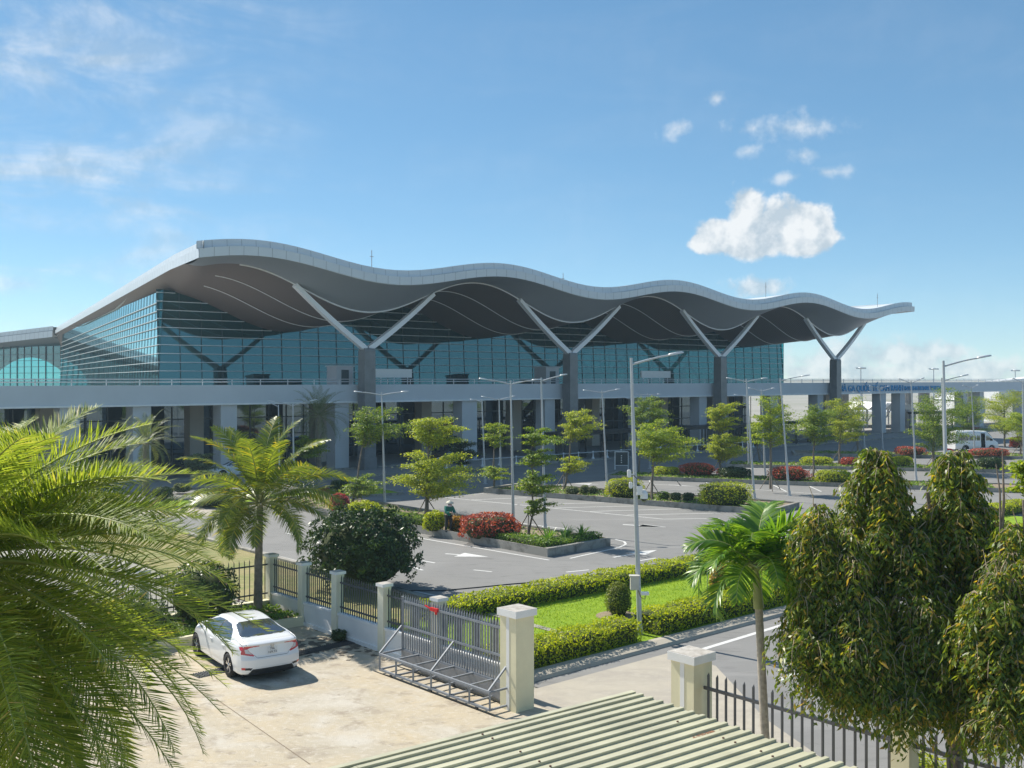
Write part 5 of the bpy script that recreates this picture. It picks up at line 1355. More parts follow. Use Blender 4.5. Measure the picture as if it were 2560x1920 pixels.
# --- car park trees
UT = [((880, 1256), [(858, 1000, 1012, 1112), (842, 950, 1182, 1240)], 'wind swept tree with one high crown and a small low tier by the first column', dict(seed=1, lean=-.1)),
      ((1066, 1294), [(1010, 1150, 1030, 1116), (975, 1172, 1122, 1238)], 'large staked tree with two wide bright tiers at the end of the near island', dict(seed=2, r0=.12, dens=1.25)),
      ((1235, 1218), [(1200, 1274, 1045, 1116), (1188, 1280, 1160, 1196)], 'small slender tree with a round top before the pale terminal pier', dict(seed=3, stakes=False)),
      ((1322, 1339), [(1284, 1397, 1070, 1112), (1280, 1395, 1118, 1164), (1280, 1402, 1176, 1236), (1308, 1380, 1244, 1286)], 'thin staked tree with four open tiers beside the lilies', dict(seed=4, r0=.06)),
      ((1410, 1224), [(1388, 1497, 1022, 1098), (1393, 1470, 1138, 1182)], 'wind blown tree with a lopsided crown before the second column', dict(seed=5, lean=.1)),
      ((1628, 1246), [(1550, 1735, 1046, 1148)], 'broad umbrella tree with stakes on the middle island', dict(seed=6, r0=.1, dens=1.2)),
      ((1597, 1180), [(1552, 1672, 990, 1064)], 'tall tree rising behind the broad umbrella tree of the middle island', dict(seed=7, stakes=False)),
      ((1797, 1188), [(1756, 1842, 1005, 1074), (1758, 1862, 1078, 1150)], 'two storey tree like stacked clouds beside the third column', dict(seed=8, r0=.1, dens=1.5)),
      ((1927, 1222), [(1862, 1988, 990, 1108)], 'tall bare stemmed tree with a high spreading crown', dict(seed=9, r0=.13, dens=1.1)),
      ((2033, 1199), [(1985, 2095, 1002, 1106)], 'staked tree with greyish inner twigs by the last column', dict(seed=10, r0=.1, dens=1.1)),
      ((2097, 1158), [(2052, 2165, 980, 1100)], 'darker layered tree leaning over the island under the sign', dict(seed=11, r0=.1, dens=1.2)),
      ((1899, 1151), [(1854, 1905, 1050, 1112)], 'small thin tree in the shade behind the high crowned tree', dict(seed=12)),
      ((2333, 1173), [(2248, 2420, 968, 1122)], 'big bright full crowned tree left of the minibus', dict(seed=13, r0=.13, dens=1.5)),
      ((2512, 1117), [(2440, 2580, 972, 1080)], 'large tree above the minibus at the right side', dict(seed=14, r0=.12, dens=1.3, stakes=False)),
      ((2551, 1136), [(2495, 2640, 1010, 1100)], 'tree at the right edge with a low hanging side branch', dict(seed=15, r0=.1, dens=1.2)),
      ((2420, 1108), [(2372, 2462, 985, 1085)], 'shaded tree behind the minibus roof', dict(seed=16, stakes=False, dens=1.3)),
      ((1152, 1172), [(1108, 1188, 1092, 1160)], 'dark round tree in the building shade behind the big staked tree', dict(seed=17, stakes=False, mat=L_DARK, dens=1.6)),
      ((765, 1185), [(722, 810, 1084, 1142)], 'bushy tree showing behind the coconut palm crown', dict(seed=18, stakes=False, dens=1.3)),
      ((2145, 1131), [(2100, 2165, 1015, 1095)], 'far thin tree before the tented shelter', dict(seed=19))]
for bp, tiers, lab, kw in UT: umbrella_tree(bp, tiers, lab, **kw)
umbrella_tree((497, 1199), [(452, 540, 1122, 1184)], 'small frangipani tree with pale leaves beside the white parked car', seed=31, stakes=False, mat=L_GREY, dens=1.3, group='trees before the terminal')

# --- bushes of the islands
Z1 = .27
def pbush(px0, px1, py0, py1, mat, label, kind='bush', n=None, leaf=.10, z=Z1, boxy=2.6, clump=.14, depth=None, asp=.5):
    b = G((px0 + px1) / 2, py1, z); w = (px1 - px0) * b.y / F / 2; h = (py1 - py0) * b.y / F
    ry = depth or min(1.1, w * .8); a = math.atan2(-Gd.y, -Gd.x) if False else 0
    bush('bush', (b.x, b.y + ry * .8), w, ry, h * 1.04, mat, label, 'bush', 'bushes on the planting islands', n or int(900 + 1700 * w * h), leaf, asp, 0, boxy, None, z, clump)
db = G(908, 1472); rt = root('round_tree', Vector((db.x, db.y, 0)), 'dense dark round leafed tree beyond the fence, taller than a person', 'tree')
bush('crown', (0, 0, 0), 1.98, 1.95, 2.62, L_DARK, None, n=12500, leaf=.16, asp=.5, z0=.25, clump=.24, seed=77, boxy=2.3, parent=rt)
mb = MB()
for k in range(4): mb.tube(limb_path((0, 0, 0), (.5 * math.cos(k * 1.6), .5 * math.sin(k * 1.6), 1.5), .1), .07, 6)
part('trunk', mb, BARK, rt)
pbush(858, 955, 1262, 1312, L_HEDGE, 'yellow green bush rising behind the dark round tree', leaf=.12)
pbush(822, 872, 1240, 1282, L_PINK, 'pink red bush at the far end of the near island', leaf=.12)
pbush(1056, 1112, 1284, 1330, L_HEDGE, 'rounded green bush left of the gardener', leaf=.11)
pbush(1118, 1160, 1296, 1330, L_ORANGE, 'brownish low bush right behind the gardener', leaf=.10)
pbush(1150, 1296, 1296, 1350, L_RED, 'long red leaved hedge block in front of the two armed lamp', leaf=.15, n=2600, boxy=3.4, asp=.42)
q0, q1 = isl1(.35, .3), isl1(.35, 4.2)
hedge('hedge', isl1(5.6, .3), isl1(.5, .3), 1.0, .34, L_COVER, 'low green border hedge along the corner of the near island', 220, .10, .28, 'low border hedges')
hedge('hedge', isl1(.4, .35), isl1(.5, 4.1), .8, .34, L_COVER, 'low green border hedge across the short end of the near island', 220, .10, .28, 'low border hedges')
hedge('hedge', isl1(14.5, .4), isl1(10.2, .4), 1.1, .40, L_COVER, 'low pale green border left of the gardener on the near island', 200, .10, .28, 'low border hedges')
cover('ground_cover', [isl1(1, .3), isl1(26, .3), isl1(26, 4.3), isl1(1, 4.3)], .28, 3200, .13, L_COVER, .14)
pbush(1518, 1612, 1202, 1246, L_HEDGE, 'round clipped yellow green bush behind the camera pole', leaf=.10, n=2200)
pbush(1756, 1886, 1215, 1266, L_HEDGE, 'big clipped yellow green hedge block at the foot of the leaning lamp', leaf=.10, n=3400, boxy=3.4)
for i, (x0, x1, y0, y1, m, l) in enumerate(((1412, 1450, 1218, 1238, L_GREY, 'grey green tuft beside the stakes of the wind blown tree'), (1450, 1472, 1216, 1236, L_GREY, 'second grey tuft from the wind blown tree'), (1472, 1494, 1218, 1236, L_GREY, 'third grey tuft, next to the round clipped bush'),
        (1646, 1676, 1232, 1250, L_COVER, 'leafy tuft right of the broad umbrella tree stakes'), (1676, 1706, 1234, 1252, L_GREY, 'grey tuft between two others on the middle island'), (1708, 1738, 1234, 1254, L_DARK, 'dark round tuft nearest the big hedge block'))):
    pbush(x0, x1, y0, y1, m, l, n=420, leaf=.10)
cover('ground_cover', [p + Vector((0, .4, 0)) for p in strip(J0, J1, 3.6, -1, 4)], .27, 3600, .15, L_COVER, .12)
pbush(1635, 1700, 1170, 1187, L_HEDGE, 'flat yellow green bush left of the first red bush', leaf=.12)
pbush(1706, 1795, 1162, 1190, L_RED, 'red bush left of the two storey tree', leaf=.15, n=1500)
pbush(1804, 1880, 1172, 1194, L_DARK, 'dark green low bush right of the two storey tree', leaf=.13)
pbush(1932, 2028, 1172, 1202, L_RED, 'red bush in front of the single armed leaning lamp', leaf=.15, n=1700)
pbush(2048, 2142, 1180, 1206, L_HEDGE, 'yellow green bush right of the staked tree by the last column', leaf=.12)
cover('ground_cover', [p + Vector((0, .3, 0)) for p in strip(Q0, Q1, 3.4, -.5, 12)], .25, 3800, .18, L_COVER, .12)
pbush(2013, 2084, 1145, 1161, L_HEDGE, 'yellow green bush on the row under the umbrella trees', leaf=.14)
pbush(2108, 2160, 1147, 1164, L_RED, 'dull red bush at the left of the drooping tree top', leaf=.15)
pbush(2234, 2286, 1144, 1166, L_HEDGE, 'olive bush between the drooping tree and the lamp', leaf=.13)
pbush(2338, 2374, 1148, 1166, L_RED, 'small red bush beside the round road sign', leaf=.14)
pbush(2455, 2520, 1148, 1172, L_DARK, 'dark green hedge below the red hedge by the minibus', leaf=.13)
pbush(2252, 2320, 1120, 1139, L_RED, 'red hedge left of the big bright tree trunk', leaf=.15, n=1300, boxy=3.2)
pbush(2440, 2530, 1124, 1142, L_RED, 'red hedge in front of the minibus wheels', leaf=.15, n=1500, boxy=3.2)
pbush(2390, 2462, 1070, 1086, L_RED, 'dark red hedge behind the minibus roof', leaf=.16, n=900, z=1.0)
pbush(2530, 2562, 1095, 1120, L_RED, 'dark reddish bush at the right edge behind the minibus nose', leaf=.15)
pbush(2254, 2285, 1245, 1266, L_ORANGE, 'reddish bush peeping between the two drooping tree tops', leaf=.12)
cover('ground_cover', [p + Vector((0, .3, 0)) for p in strip(R0, R1, 3.4, -.5, 28)], .23, 3800, .2, L_COVER, .2)
cover('ground_cover', [p + Vector((0, .3, 0)) for p in strip(W0, W1, 4, 8, 18)], .23, 2600, .22, L_COVER, .15)
# lilies on the near island corner
for i in range(9):
    rng = np.random.default_rng(60 + i); p = isl1(1.0 + .25 * (i % 3), .9 + .37 * i, .5); mb = LB()
    n = 16; az = rng.uniform(0, 6.28, n); el = rng.uniform(.5, 1.3, n); D = np.stack([np.cos(az) * np.cos(el), np.sin(az) * np.cos(el), np.sin(el)], 1)
    L = rng.uniform(.55, .85, n); S = unit(np.cross(D, [0, 0, 1.])); rows = []; cur = np.zeros((n, 3)); dd = D.copy(); ws = (.05, .075, .05, .006)
    for k in range(4):
        rows.append((cur - S * ws[k] / 2, cur + S * ws[k] / 2)); cur = cur + dd * (L / 3)[:, None]; dd = unit(dd - np.array([0, 0, .32]))
    V = np.concatenate([x for r_ in rows for x in r_]).reshape(8, n, 3).transpose(1, 0, 2).reshape(-1, 3)
    Q = np.concatenate([np.stack([np.arange(n) * 8 + 2 * k, np.arange(n) * 8 + 2 * k + 1, np.arange(n) * 8 + 2 * k + 3, np.arange(n) * 8 + 2 * k + 2], 1) for k in range(3)])
    o = link('lily_clump', np_mesh('lily_clump', V, Q, L_FOX)); o.location = p; tag(o, 'spiky strap leaved lily clump in the row at the near island corner', 'lily', 'spiky lilies on the near island')
# low plants near the far-left road
for (x0, x1, y0, y1, m, l) in ((380, 425, 1222, 1246, L_GREY, 'pale bush beside the date palm stem by the road'), (430, 470, 1212, 1232, L_GREY, 'pale bush right of the date palm, nearer the terminal'), (470, 600, 1228, 1268, L_GREY, 'wide grey green bush left of the coconut palm crown'),
                               (796, 822, 1222, 1236, L_PINK, 'small pink bush on the grass strip right of the coconut palm'), (195, 290, 1240, 1275, L_HEDGE, 'yellow green hedge seen through the feathery palm'), (825, 870, 1205, 1230, L_DARK, 'dark shaded bush by the grass strip'), (60, 190, 1262, 1330, L_HEDGE, 'bright hedge behind the feathery palm fronds')):
    pbush(x0, x1, y0, y1, m, l, z=.1, leaf=.13)

# --- big drooping trees right of the gate
def drooping_tree(base, trunk_top, lobes, label, seed, nm=150):
    """stem, limbs and a crown of many hanging mops spread over the lobes (centre, horizontal and vertical radius, weight)"""
    rng = np.random.default_rng(seed); b = Vector((base[0], base[1], 0)); rt = root('drooping_tree', b, label, 'tree', 'drooping trees along the fence')
    tr = MB(); top = Vector(trunk_top) - b; N = 12
    stem = [Vector((top.x * (i / N) ** 1.5 + rng.normal(0, .03) * (i > 0), rng.normal(0, .03) * (i > 0), top.z * i / N)) for i in range(N + 1)]
    tr.tube(stem, [.15 * (1 - .8 * i / N) for i in range(N + 1)], 10)
    lb = LB(); tw = MB(); wts = np.array([l[3] for l in lobes]); wts = wts / wts.sum()
    ex = lambda c, l: (((c[0] - l[0][0] + b.x) / l[1]) ** 2 + ((c[1] - l[0][1] + b.y) / l[1]) ** 2 + ((c[2] - l[0][2]) / l[2]) ** 2)
    lead = []
    for l in lobes:
        e = Vector(l[0]) - b; s0 = stem[max(2, int(N * min(.55, max(.2, (e.z - l[2] * 1.4) / top.z))))]
        mid = s0.lerp(e, .5); mid.z = s0.z + (e.z - s0.z) * .35
        pth = [s0 * (1 - q) ** 2 + mid * 2 * q * (1 - q) + e * q * q for q in np.linspace(0, 1, 9)]; lead.append(pth)
        tr.tube(pth, [.055 - .0055 * i for i in range(9)], 6)
    for k in range(nm):
        li = rng.choice(len(lobes), p=wts); l = lobes[li]; q = rng.beta(1.1, 1.0); az = rng.uniform(0, 6.283); kr = (q + .03) ** .62 * math.sqrt(rng.uniform(.4, 1.0)); d = np.array([math.cos(az), math.sin(az), 0])
        c = np.array(l[0]) - np.array([b.x, b.y, 0]) + d * l[1] * kr - np.array([0, 0, l[2] * q])
        r = rng.uniform(.14, .24) + .16 * q * rng.uniform(.3, 1); h = rng.uniform(.38, .85); lean = np.array([d[0], d[1], 0]) * .25
        
        s = min(lead[li], key=lambda q: abs(q.z - c[2] + .10))
        tr.tube(limb_path(s, Vector(c) + Vector((0, 0, -.02)), .05), [.016, .015, .013, .011, .009, .007], 4)
        ntw = int(rng.integers(7, 11)); dry = rng.uniform() < .22
        for t in range(ntw):
            a = 6.283 * (t + rng.uniform(-.3, .3)) / ntw; o = np.array([math.cos(a), math.sin(a), 0]) + lean; rr = r * rng.uniform(.7, 1.2); hh = h * rng.uniform(.6, 1.1)
            p = [c, c + o * rr * .45 + np.array([0, 0, .06]), c + o * rr * .85 + np.array([0, 0, -.10 * hh]), c + o * rr + np.array([0, 0, -.45 * hh]), c + o * rr * 1.02 + np.array([0, 0, -hh])]
            if t % 2 == 0 or dry: tw.tube([Vector(q) for q in p[:4]], [.008, .007, .005, .003], 4)
            m = int(rng.integers(20, 34)) if not dry else int(rng.integers(9, 16)); u = rng.uniform(.12, 1, m) * 4; i0 = np.minimum(u.astype(int), 3); w = (u - i0)[:, None]; P_ = np.array(p)
            C = P_[i0] * (1 - w) + P_[i0 + 1] * w + rng.normal(0, .028, (m, 3))
            sidev = np.array([-o[1], o[0], 0]) * np.where(rng.uniform(size=m) < .5, 1, -1)[:, None]
            D = sidev * rng.uniform(.2, .9, (m, 1)) + o * rng.uniform(0, .5, (m, 1)) + np.array([0, 0, -1.]) * rng.uniform(.4, 1.1, (m, 1))
            V, Q = leaves(C, D, rng.uniform(.055, .17, m), rng.uniform(.022, .054, m), rng, .45, .06); lb.add(V, Q)
    part('trunk', tr, BARK, rt); link('crown', lb.mesh('crown', L_MAST), rt)
    for k in range(9):
        l = lobes[rng.choice(len(lobes), p=wts)]; e = Vector(l[0]) - b; tw.tube([e + Vector((rng.normal(0, .1), rng.normal(0, .1), -.3)), e + Vector((rng.normal(0, .12), rng.normal(0, .12), .12)), e + Vector((rng.normal(0, .2), rng.normal(0, .2), rng.uniform(.2, .42)))], [.010, .007, .003], 4)
    part('twigs', tw, M('pale_twig', (.38, .31, .20), .8), rt)['kind'] = 'stuff'
    return rt
def ap(px, py, Y): q = P(px, py, Y); return (q.x, q.y, q.z)
tY = 17.6
t1 = P(2400, 1500, tY)
drooping_tree((t1.x, tY), ap(2320, 1230, tY), [(ap(2188, 1128, tY + .2), .55, 1.55, 1.5), (ap(2394, 1132, tY), .55, 1.55, 1.5), (ap(2035, 1262, tY - .2), .42, 1.0, .8), (ap(2110, 1330, tY - .5), .60, 1.3, 1.2), (ap(2275, 1320, tY - .3), .75, 1.5, 1.7), (ap(2440, 1330, tY - .1), .7, 1.7, 1.4),
               (ap(2040, 1490, tY - .7), .5, .75, .9), (ap(2150, 1500, tY - .9), .65, 1.0, 1.3), (ap(2310, 1500, tY - 1.0), .8, 1.25, 1.6), (ap(2090, 1620, tY - 1.0), .5, .5, .8), (ap(2420, 1520, tY - .8), .8, 1.5, 1.5), (ap(2230, 1640, tY - 1.2), .6, .6, .9), (ap(2490, 1420, tY + .2), .8, 1.7, 1.5), (ap(2475, 1290, tY + .3), .45, 1.1, .8), (ap(2360, 1640, tY - 1.1), .7, .9, 1.0), (ap(2165, 1640, tY - 1.1), .45, .5, .6)],
              'broad drooping tree with twin pointed tops hanging over the bar fence', 40, 660)
t2 = P(2600, 1500, 16.2)
drooping_tree((t2.x, 16.2), ap(2570, 1250, 16.2), [(ap(2560, 1300, 16.2), .6, 1.4, 1.0), (ap(2440, 1560, 16.4), .5, 1.3, .8), (ap(2500, 1440, 15.8), .6, 1.3, 1.2), (ap(2550, 1580, 15.4), .65, 1.5, 1.2), (ap(2470, 1640, 15.9), .55, 1.2, 1.0), (ap(2660, 1380, 16.2), .8, 1.8, 1.0)],
              'yellowing drooping tree with bare upright stems at the right edge', 43, 200)
bq = P(2505, 1300, 16.4); st = root('bare_sapling', Vector((bq.x, bq.y, 0)), 'two bare brown stems rising among the drooping trees', 'sapling'); mb = MB()
mb.tube([Vector((0, 0, 0)), Vector((-.02, 0, P(2515, 1380, 16.4).z)), Vector((.03, 0, P(2510, 1250, 16.4).z)), P(2506, 1122, 16.4) - Vector((bq.x, bq.y, 0))], [.03, .026, .02, .008], 6)
part('stem', mb, BARK, st); mb = MB(); mb.tube([Vector((0, 0, 3.2)), P(2500, 1230, 16.4) - Vector((bq.x, bq.y, 0)), P(2490, 1160, 16.4) - Vector((bq.x, bq.y, 0))], [.02, .016, .007], 6); part('stem', mb, BARK, st)
sb = P(2560, 1180, 20); umbrella_tree((2562, 1700), [(2518, 2640, 1150, 1235)], 'small fresh green leafed tree at the right edge above the hedge', seed=51, Y=22, stakes=False, dens=1.6, group='trees by the fence', leaf=.12)
rng_ = np.random.default_rng(9)
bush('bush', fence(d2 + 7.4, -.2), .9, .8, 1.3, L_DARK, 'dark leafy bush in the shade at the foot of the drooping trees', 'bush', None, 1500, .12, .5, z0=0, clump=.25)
bush('bush', fence(d2 + 10.5, 1.2), 1.0, .9, 1.2, L_COVER, 'fresh green bush in the bottom right corner by the fence', 'bush', None, 1500, .11, .6, z0=0, clump=.25)
# ---------------------------------------------------------------- vehicles
def interp(tab, x):
    xs = [t[0] for t in tab]; return np.interp(x, xs, [t[1] for t in tab])
def smooth_interp(tab, x):
    """Catmull-Rom through (x, value) knots"""
    xs = np.array([t[0] for t in tab], float); ys = np.array([t[1] for t in tab], float); x = np.clip(np.asarray(x, float), xs[0], xs[-1])
    m = np.gradient(ys, xs); i = np.clip(np.searchsorted(xs, x, side='right') - 1, 0, len(xs) - 2); h = xs[i + 1] - xs[i]; t = (x - xs[i]) / h
    return (2 * t**3 - 3 * t**2 + 1) * ys[i] + (t**3 - 2 * t**2 + t) * h * m[i] + (-2 * t**3 + 3 * t**2) * ys[i + 1] + (t**3 - t**2) * h * m[i + 1]
def inpoly(px, py, poly):
    ins = np.zeros(px.shape, bool); n = len(poly)
    for i in range(n):
        x0, y0 = poly[i]; x1, y1 = poly[(i + 1) % n]; c = ((y0 > py) != (y1 > py)) & (px < (x1 - x0) * (py - y0) / (y1 - y0 + 1e-12) + x0); ins ^= c
    return ins
def grid_obj(name, X, keep, mat, parent, flip=False, off=0.0):
    """sub-surface of a dense grid: faces in `keep`; optional push along normals"""
    na, nb = X.shape[:2]; idx = np.arange(na * nb).reshape(na, nb)
    Q = np.stack([idx[:-1, :-1], idx[1:, :-1], idx[1:, 1:], idx[:-1, 1:]], -1)[keep]
    if len(Q) == 0: return None
    if flip: Q = Q[:, ::-1]
    used, inv = np.unique(Q, return_inverse=True); V = X.reshape(-1, 3)[used]
    me = np_mesh(name, V, inv.reshape(-1, 4), mat, None, True); return link(name, me, parent)

SL = 4.63
def car_surface():
    na, nb = 300, 130
    x = np.linspace(0, SL, na)
    w = smooth_interp([(0, .83), (.15, .865), (.5, .893), (1.2, .90), (2.4, .90), (3.4, .895), (4.0, .885), (4.35, .84), (4.55, .74), (4.63, .64)], x)
    zt = smooth_interp([(0, 1.02), (.06, 1.055), (.35, 1.09), (.62, 1.145), (1.0, 1.275), (1.45, 1.385), (1.9, 1.425), (2.3, 1.425), (2.7, 1.385), (3.1, 1.27), (3.5, 1.10), (3.68, 1.02), (4.0, .955), (4.35, .86), (4.55, .73), (4.63, .60)], x)
    zs = smooth_interp([(0, .90), (.2, .955), (.6, .985), (1.2, .965), (2.2, .935), (3.2, .905), (3.7, .89), (4.1, .84), (4.4, .75), (4.63, .55)], x)  # shoulder
    wr = smooth_interp([(0, .70), (.4, .70), (.7, .66), (1.2, .575), (1.9, .565), (2.6, .575), (3.2, .64), (3.6, .72), (4.0, .70), (4.4, .6), (4.63, .45)], x)
    zb = smooth_interp([(0, .20), (.15, .19), (.5, .20), (1, .185), (3.6, .185), (4.3, .20), (4.63, .28)], x)
    zt = np.maximum(zt, zs + .03)
    X = np.zeros((na, nb, 3)); u = np.linspace(0, 1, nb)
    for i in range(na):
        W, S, TT, B, R = w[i], zs[i], zt[i], zb[i], wr[i]; gh = TT - S; sw = W - .045
        k = min(1, gh / .3)
        yr = sw + (R - sw) * (.25 + .75 * k)
        kn = [(0, B), (W - .16, B), (W - .045, B + .03), (W - .015, B + .16), (W, .50 + .0), (W - .004, .68), (W - .018, S - .06), (sw - .005, S), (sw - .03, S + .035 * k + .008), (yr + .35 * (sw - yr), S + gh * .62 if k > .3 else S + gh * .5), (yr, TT - .075 * k - .012), (yr - .07, TT - .022 * k - .004), (yr * .55, TT - .004), (0, TT)]
        kn = np.array(kn); tt = np.array([0, .10, .135, .19, .29, .37, .45, .485, .505, .62, .73, .78, .88, 1.0])
        X[i, :, 1] = smooth_interp(list(zip(tt, kn[:, 0])), u); X[i, :, 2] = smooth_interp(list(zip(tt, kn[:, 1])), u); X[i, :, 0] = x[i]
    return X, x, u
def rear_x(y, z):
    k = np.clip(np.abs(y) / .86, 0, 1.05)
    return .20 * k ** 4.5 + .02 * k ** 2 + np.interp(z, [.15, .30, .42, .62, .72, .95, 1.03, 1.06], [.12, .03, .0, .0, .045, .085, .035, .05])
def front_x(y, z):
    k = np.clip(np.abs(y) / .80, 0, 1.1); return SL - .42 * k ** 3 - np.interp(z, [.2, .35, .6, .75, 1], [.06, 0, .0, .05, .3])
def make_sedan(rt, paint, detailed=True):
    X, x, u = car_surface(); na, nb = X.shape[:2]
    xr = rear_x(X[:, :, 1], X[:, :, 2]); xf = front_x(X[:, :, 1], X[:, :, 2]); s = X[:, :, 0] / SL
    blend_r = np.clip(1 - X[:, :, 0] / .9, 0, 1); blend_f = np.clip(1 - (SL - X[:, :, 0]) / .9, 0, 1)
    X[:, :, 0] = X[:, :, 0] + xr * blend_r + (xf - SL) * blend_f
    c = (X[:-1, :-1] + X[1:, 1:]) / 2; cx, cy, cz = c[..., 0], c[..., 1], c[..., 2]
    ui = np.broadcast_to((u[:-1] + u[1:])[None] / 2, cx.shape)
    wheels = [(1.03, .325), (3.73, .325)]
    arch = np.zeros(cx.shape, bool)
    for wx, wz in wheels: arch |= (np.hypot(cx - wx, cz - wz) < .365) & (ui < .45)
    side_zone = (ui > .49) & (ui < .735)
    dlo = [(.98, .99), (1.02, 1.06), (1.28, 1.22), (1.62, 1.315), (2.1, 1.345), (2.55, 1.325), (2.9, 1.23), (3.28, 1.06), (3.36, .975), (2.2, .955), (1.2, .985)]
    side = side_zone & inpoly(cx, cz, dlo); pillar_ = side & (np.abs(cx - (2.10 + (cz - 1.0) * -.15)) < .035); side_g = side & ~pillar_
    topz = ui > .735
    ya = np.abs(cy)
    rg = topz & (cx > .56) & (cx < 1.40) & (ya < .70 - (cx - .56) * .165) & (ya < .25 + (cx - .56) * 14) if True else None
    rg = (ui > .70) & inpoly(cx, ya, [(.58, -.01), (.59, .50), (.64, .64), (.74, .665), (1.10, .585), (1.36, .53), (1.40, .50), (1.42, -.01)])
    wg = (ui > .70) & inpoly(cx, ya, [(2.72, -.01), (2.70, .50), (2.74, .545), (3.25, .66), (3.52, .72), (3.6, .66), (3.62, -.01)])
    tl_side = (ui > .30) & (ui < .52) & inpoly(cx, cz, [(0, .80), (.30, .865), (.38, .945), (.25, .965), (0, .96)])
    hl = (ui > .3) & (ui < .55) & inpoly(cx, cz, [(4.0, .74), (4.7, .62), (4.7, .52), (4.25, .62)])
    low = cz < .205
    seam = ((np.abs(cx - 3.30) < .006) | (np.abs(cx - 2.12) < .006) | (np.abs(cx - (1.18 + np.maximum(0, .75 - cz) * .28 * 0)) < .006)) & (ui > .16) & (ui < .49) & ~arch & (cz > .26)
    trunk_seam = ((np.abs(ya - .70) < .007) & (cx < .58) & (ui > .48)) | ((np.abs(cx - .575) < .006) & (ui > .7) & (ya < .7))
    handle = (ui > .3) & (ui < .49) & (((np.abs(cx - 2.36) < .10) | (np.abs(cx - 1.38) < .10)) & (np.abs(cz - .805) < .013))
    body = ~(arch | side | rg | wg | tl_side | hl)
    masks = [('body', body & ~seam & ~low & ~trunk_seam, paint), ('body_seam', (seam | (body & low) | (trunk_seam & body)), BLACKM)]
    for sgn in (1, -1):
        Y = X.copy(); Y[:, :, 1] *= sgn; fl = sgn > 0
        for nm, mk, mt in masks: bodyparts.setdefault(nm, []).append((Y, mk, mt, fl))
        for nm, mk, mt in (('side_window', side_g, CARGLASS), ('window_pillar', pillar_, BLACKM)):
            grid_obj(nm, Y, mk, mt, rt, fl)
        grid_obj('tail_light_side', Y, tl_side, TAIL, rt, fl) ; grid_obj('headlight', Y, hl, M('headlight_glass', (.5, .52, .55), .1, coat=1), rt, fl)
        bodyparts.setdefault('rear_window', []).append((Y, rg, CARGLASS, fl)); bodyparts.setdefault('windscreen', []).append((Y, wg, CARGLASS, fl))
    # rear face
    ring = X[0]; nr = nb; mm = 150; a = np.linspace(-1, 1, mm)
    Rr = np.zeros((nr, mm, 3)); Rr[:, :, 1] = ring[:, 1][:, None] * a[None]; Rr[:, :, 2] = ring[:, 2][:, None]; Rr[:, :, 0] = rear_x(Rr[:, :, 1], Rr[:, :, 2])
    # finer rows: resample by z between bottom and lip
    zz = np.linspace(ring[0, 2], ring[:, 2].max(), 110); half = np.array([ring[(ring[:, 2] >= z - .012) & (ring[:, 2] <= z + .012), 1].max() if ((ring[:, 2] >= z - .012) & (ring[:, 2] <= z + .012)).any() else .6 for z in zz])
    k = np.ones(5) / 5; hp = np.pad(half, 2, 'edge'); half = np.convolve(hp, k, 'valid')
    half = np.where(zz > .88, np.maximum(half, .70), half)
    Rr = np.zeros((110, mm, 3)); Rr[:, :, 1] = half[:, None] * a[None]; Rr[:, :, 2] = zz[:, None]; Rr[:, :, 0] = rear_x(Rr[:, :, 1], Rr[:, :, 2])
    c = (Rr[:-1, :-1] + Rr[1:, 1:]) / 2; cy, cz = np.abs(c[..., 1]), c[..., 2]
    red = inpoly(cy, cz, [(.36, .985), (.36, .962), (.58, .945), (.66, .915), (.62, .84), (.50, .735), (.53, .715), (.9, .785), (.9, .965), (.70, .985)])
    clear = inpoly(cy, cz, [(.655, .905), (.635, .84), (.555, .765), (.72, .80), (.735, .895)])
    fog = inpoly(cy, cz, [(.56, .41), (.60, .345), (.84, .36), (.86, .43)])
    fogr = fog & (cy > .74)
    low = inpoly(cy, cz, [(-.01, .375), (.56, .375), (.66, .24), (-.01, .1)]) | (cz < .235)
    lid = ((np.abs(cz - .665) < .007) & (cy < .43)) | ((np.abs(cy - (.43 + (cz - .665) * .92)) < .008) & (cz > .665) & (cz < .75))
    white = ~(red | fog | low | lid)
    for nm, mk, mt in (('tail_light', red & ~clear, TAIL), ('tail_lens', clear, M('clear_lens', (.55, .55, .56), .15, coat=1)), ('bumper_vent', fog & ~fogr, BLACKM), ('reflector', fogr, TAIL)):
        for half_ in (c[..., 1] > 0, c[..., 1] < 0): grid_obj(nm, Rr, mk & half_, mt, rt, True)
    grid_obj('rear_valance', Rr, low, BLACKM, rt, True)
    grid_obj('boot_seam', Rr, lid & ~red, M('seam_grey', (.25, .26, .27), .6), rt, True)
    bodyparts.setdefault('body', []).append((Rr, white, paint, True))
    # front face and floor
    ring = X[-1]; mm = 40; a = np.linspace(-1, 1, mm); Fr = np.zeros((nb, mm, 3)); Fr[:, :, 1] = ring[:, 1][:, None] * a[None]; Fr[:, :, 2] = ring[:, 2][:, None]; Fr[:, :, 0] = ring[:, 0][:, None] + .0
    bodyparts['body'].append((Fr, np.ones((nb - 1, mm - 1), bool), paint, False))
    for nm in bodyparts:
        V = []; Q = []; o = 0; mt = None
        for (Xg, mk, mt, fl) in bodyparts[nm]:
            na_, nb_ = Xg.shape[:2]; idx = np.arange(na_ * nb_).reshape(na_, nb_); q = np.stack([idx[:-1, :-1], idx[1:, :-1], idx[1:, 1:], idx[:-1, 1:]], -1)[mk]
            if fl: q = q[:, ::-1]
            used, inv = np.unique(q, return_inverse=True); V.append(Xg.reshape(-1, 3)[used]); Q.append(inv.reshape(-1, 4) + o); o += len(used)
        me = np_mesh(nm, np.concatenate(V), np.concatenate(Q), mt, None, True); link(nm, me, rt)
    bodyparts.clear()
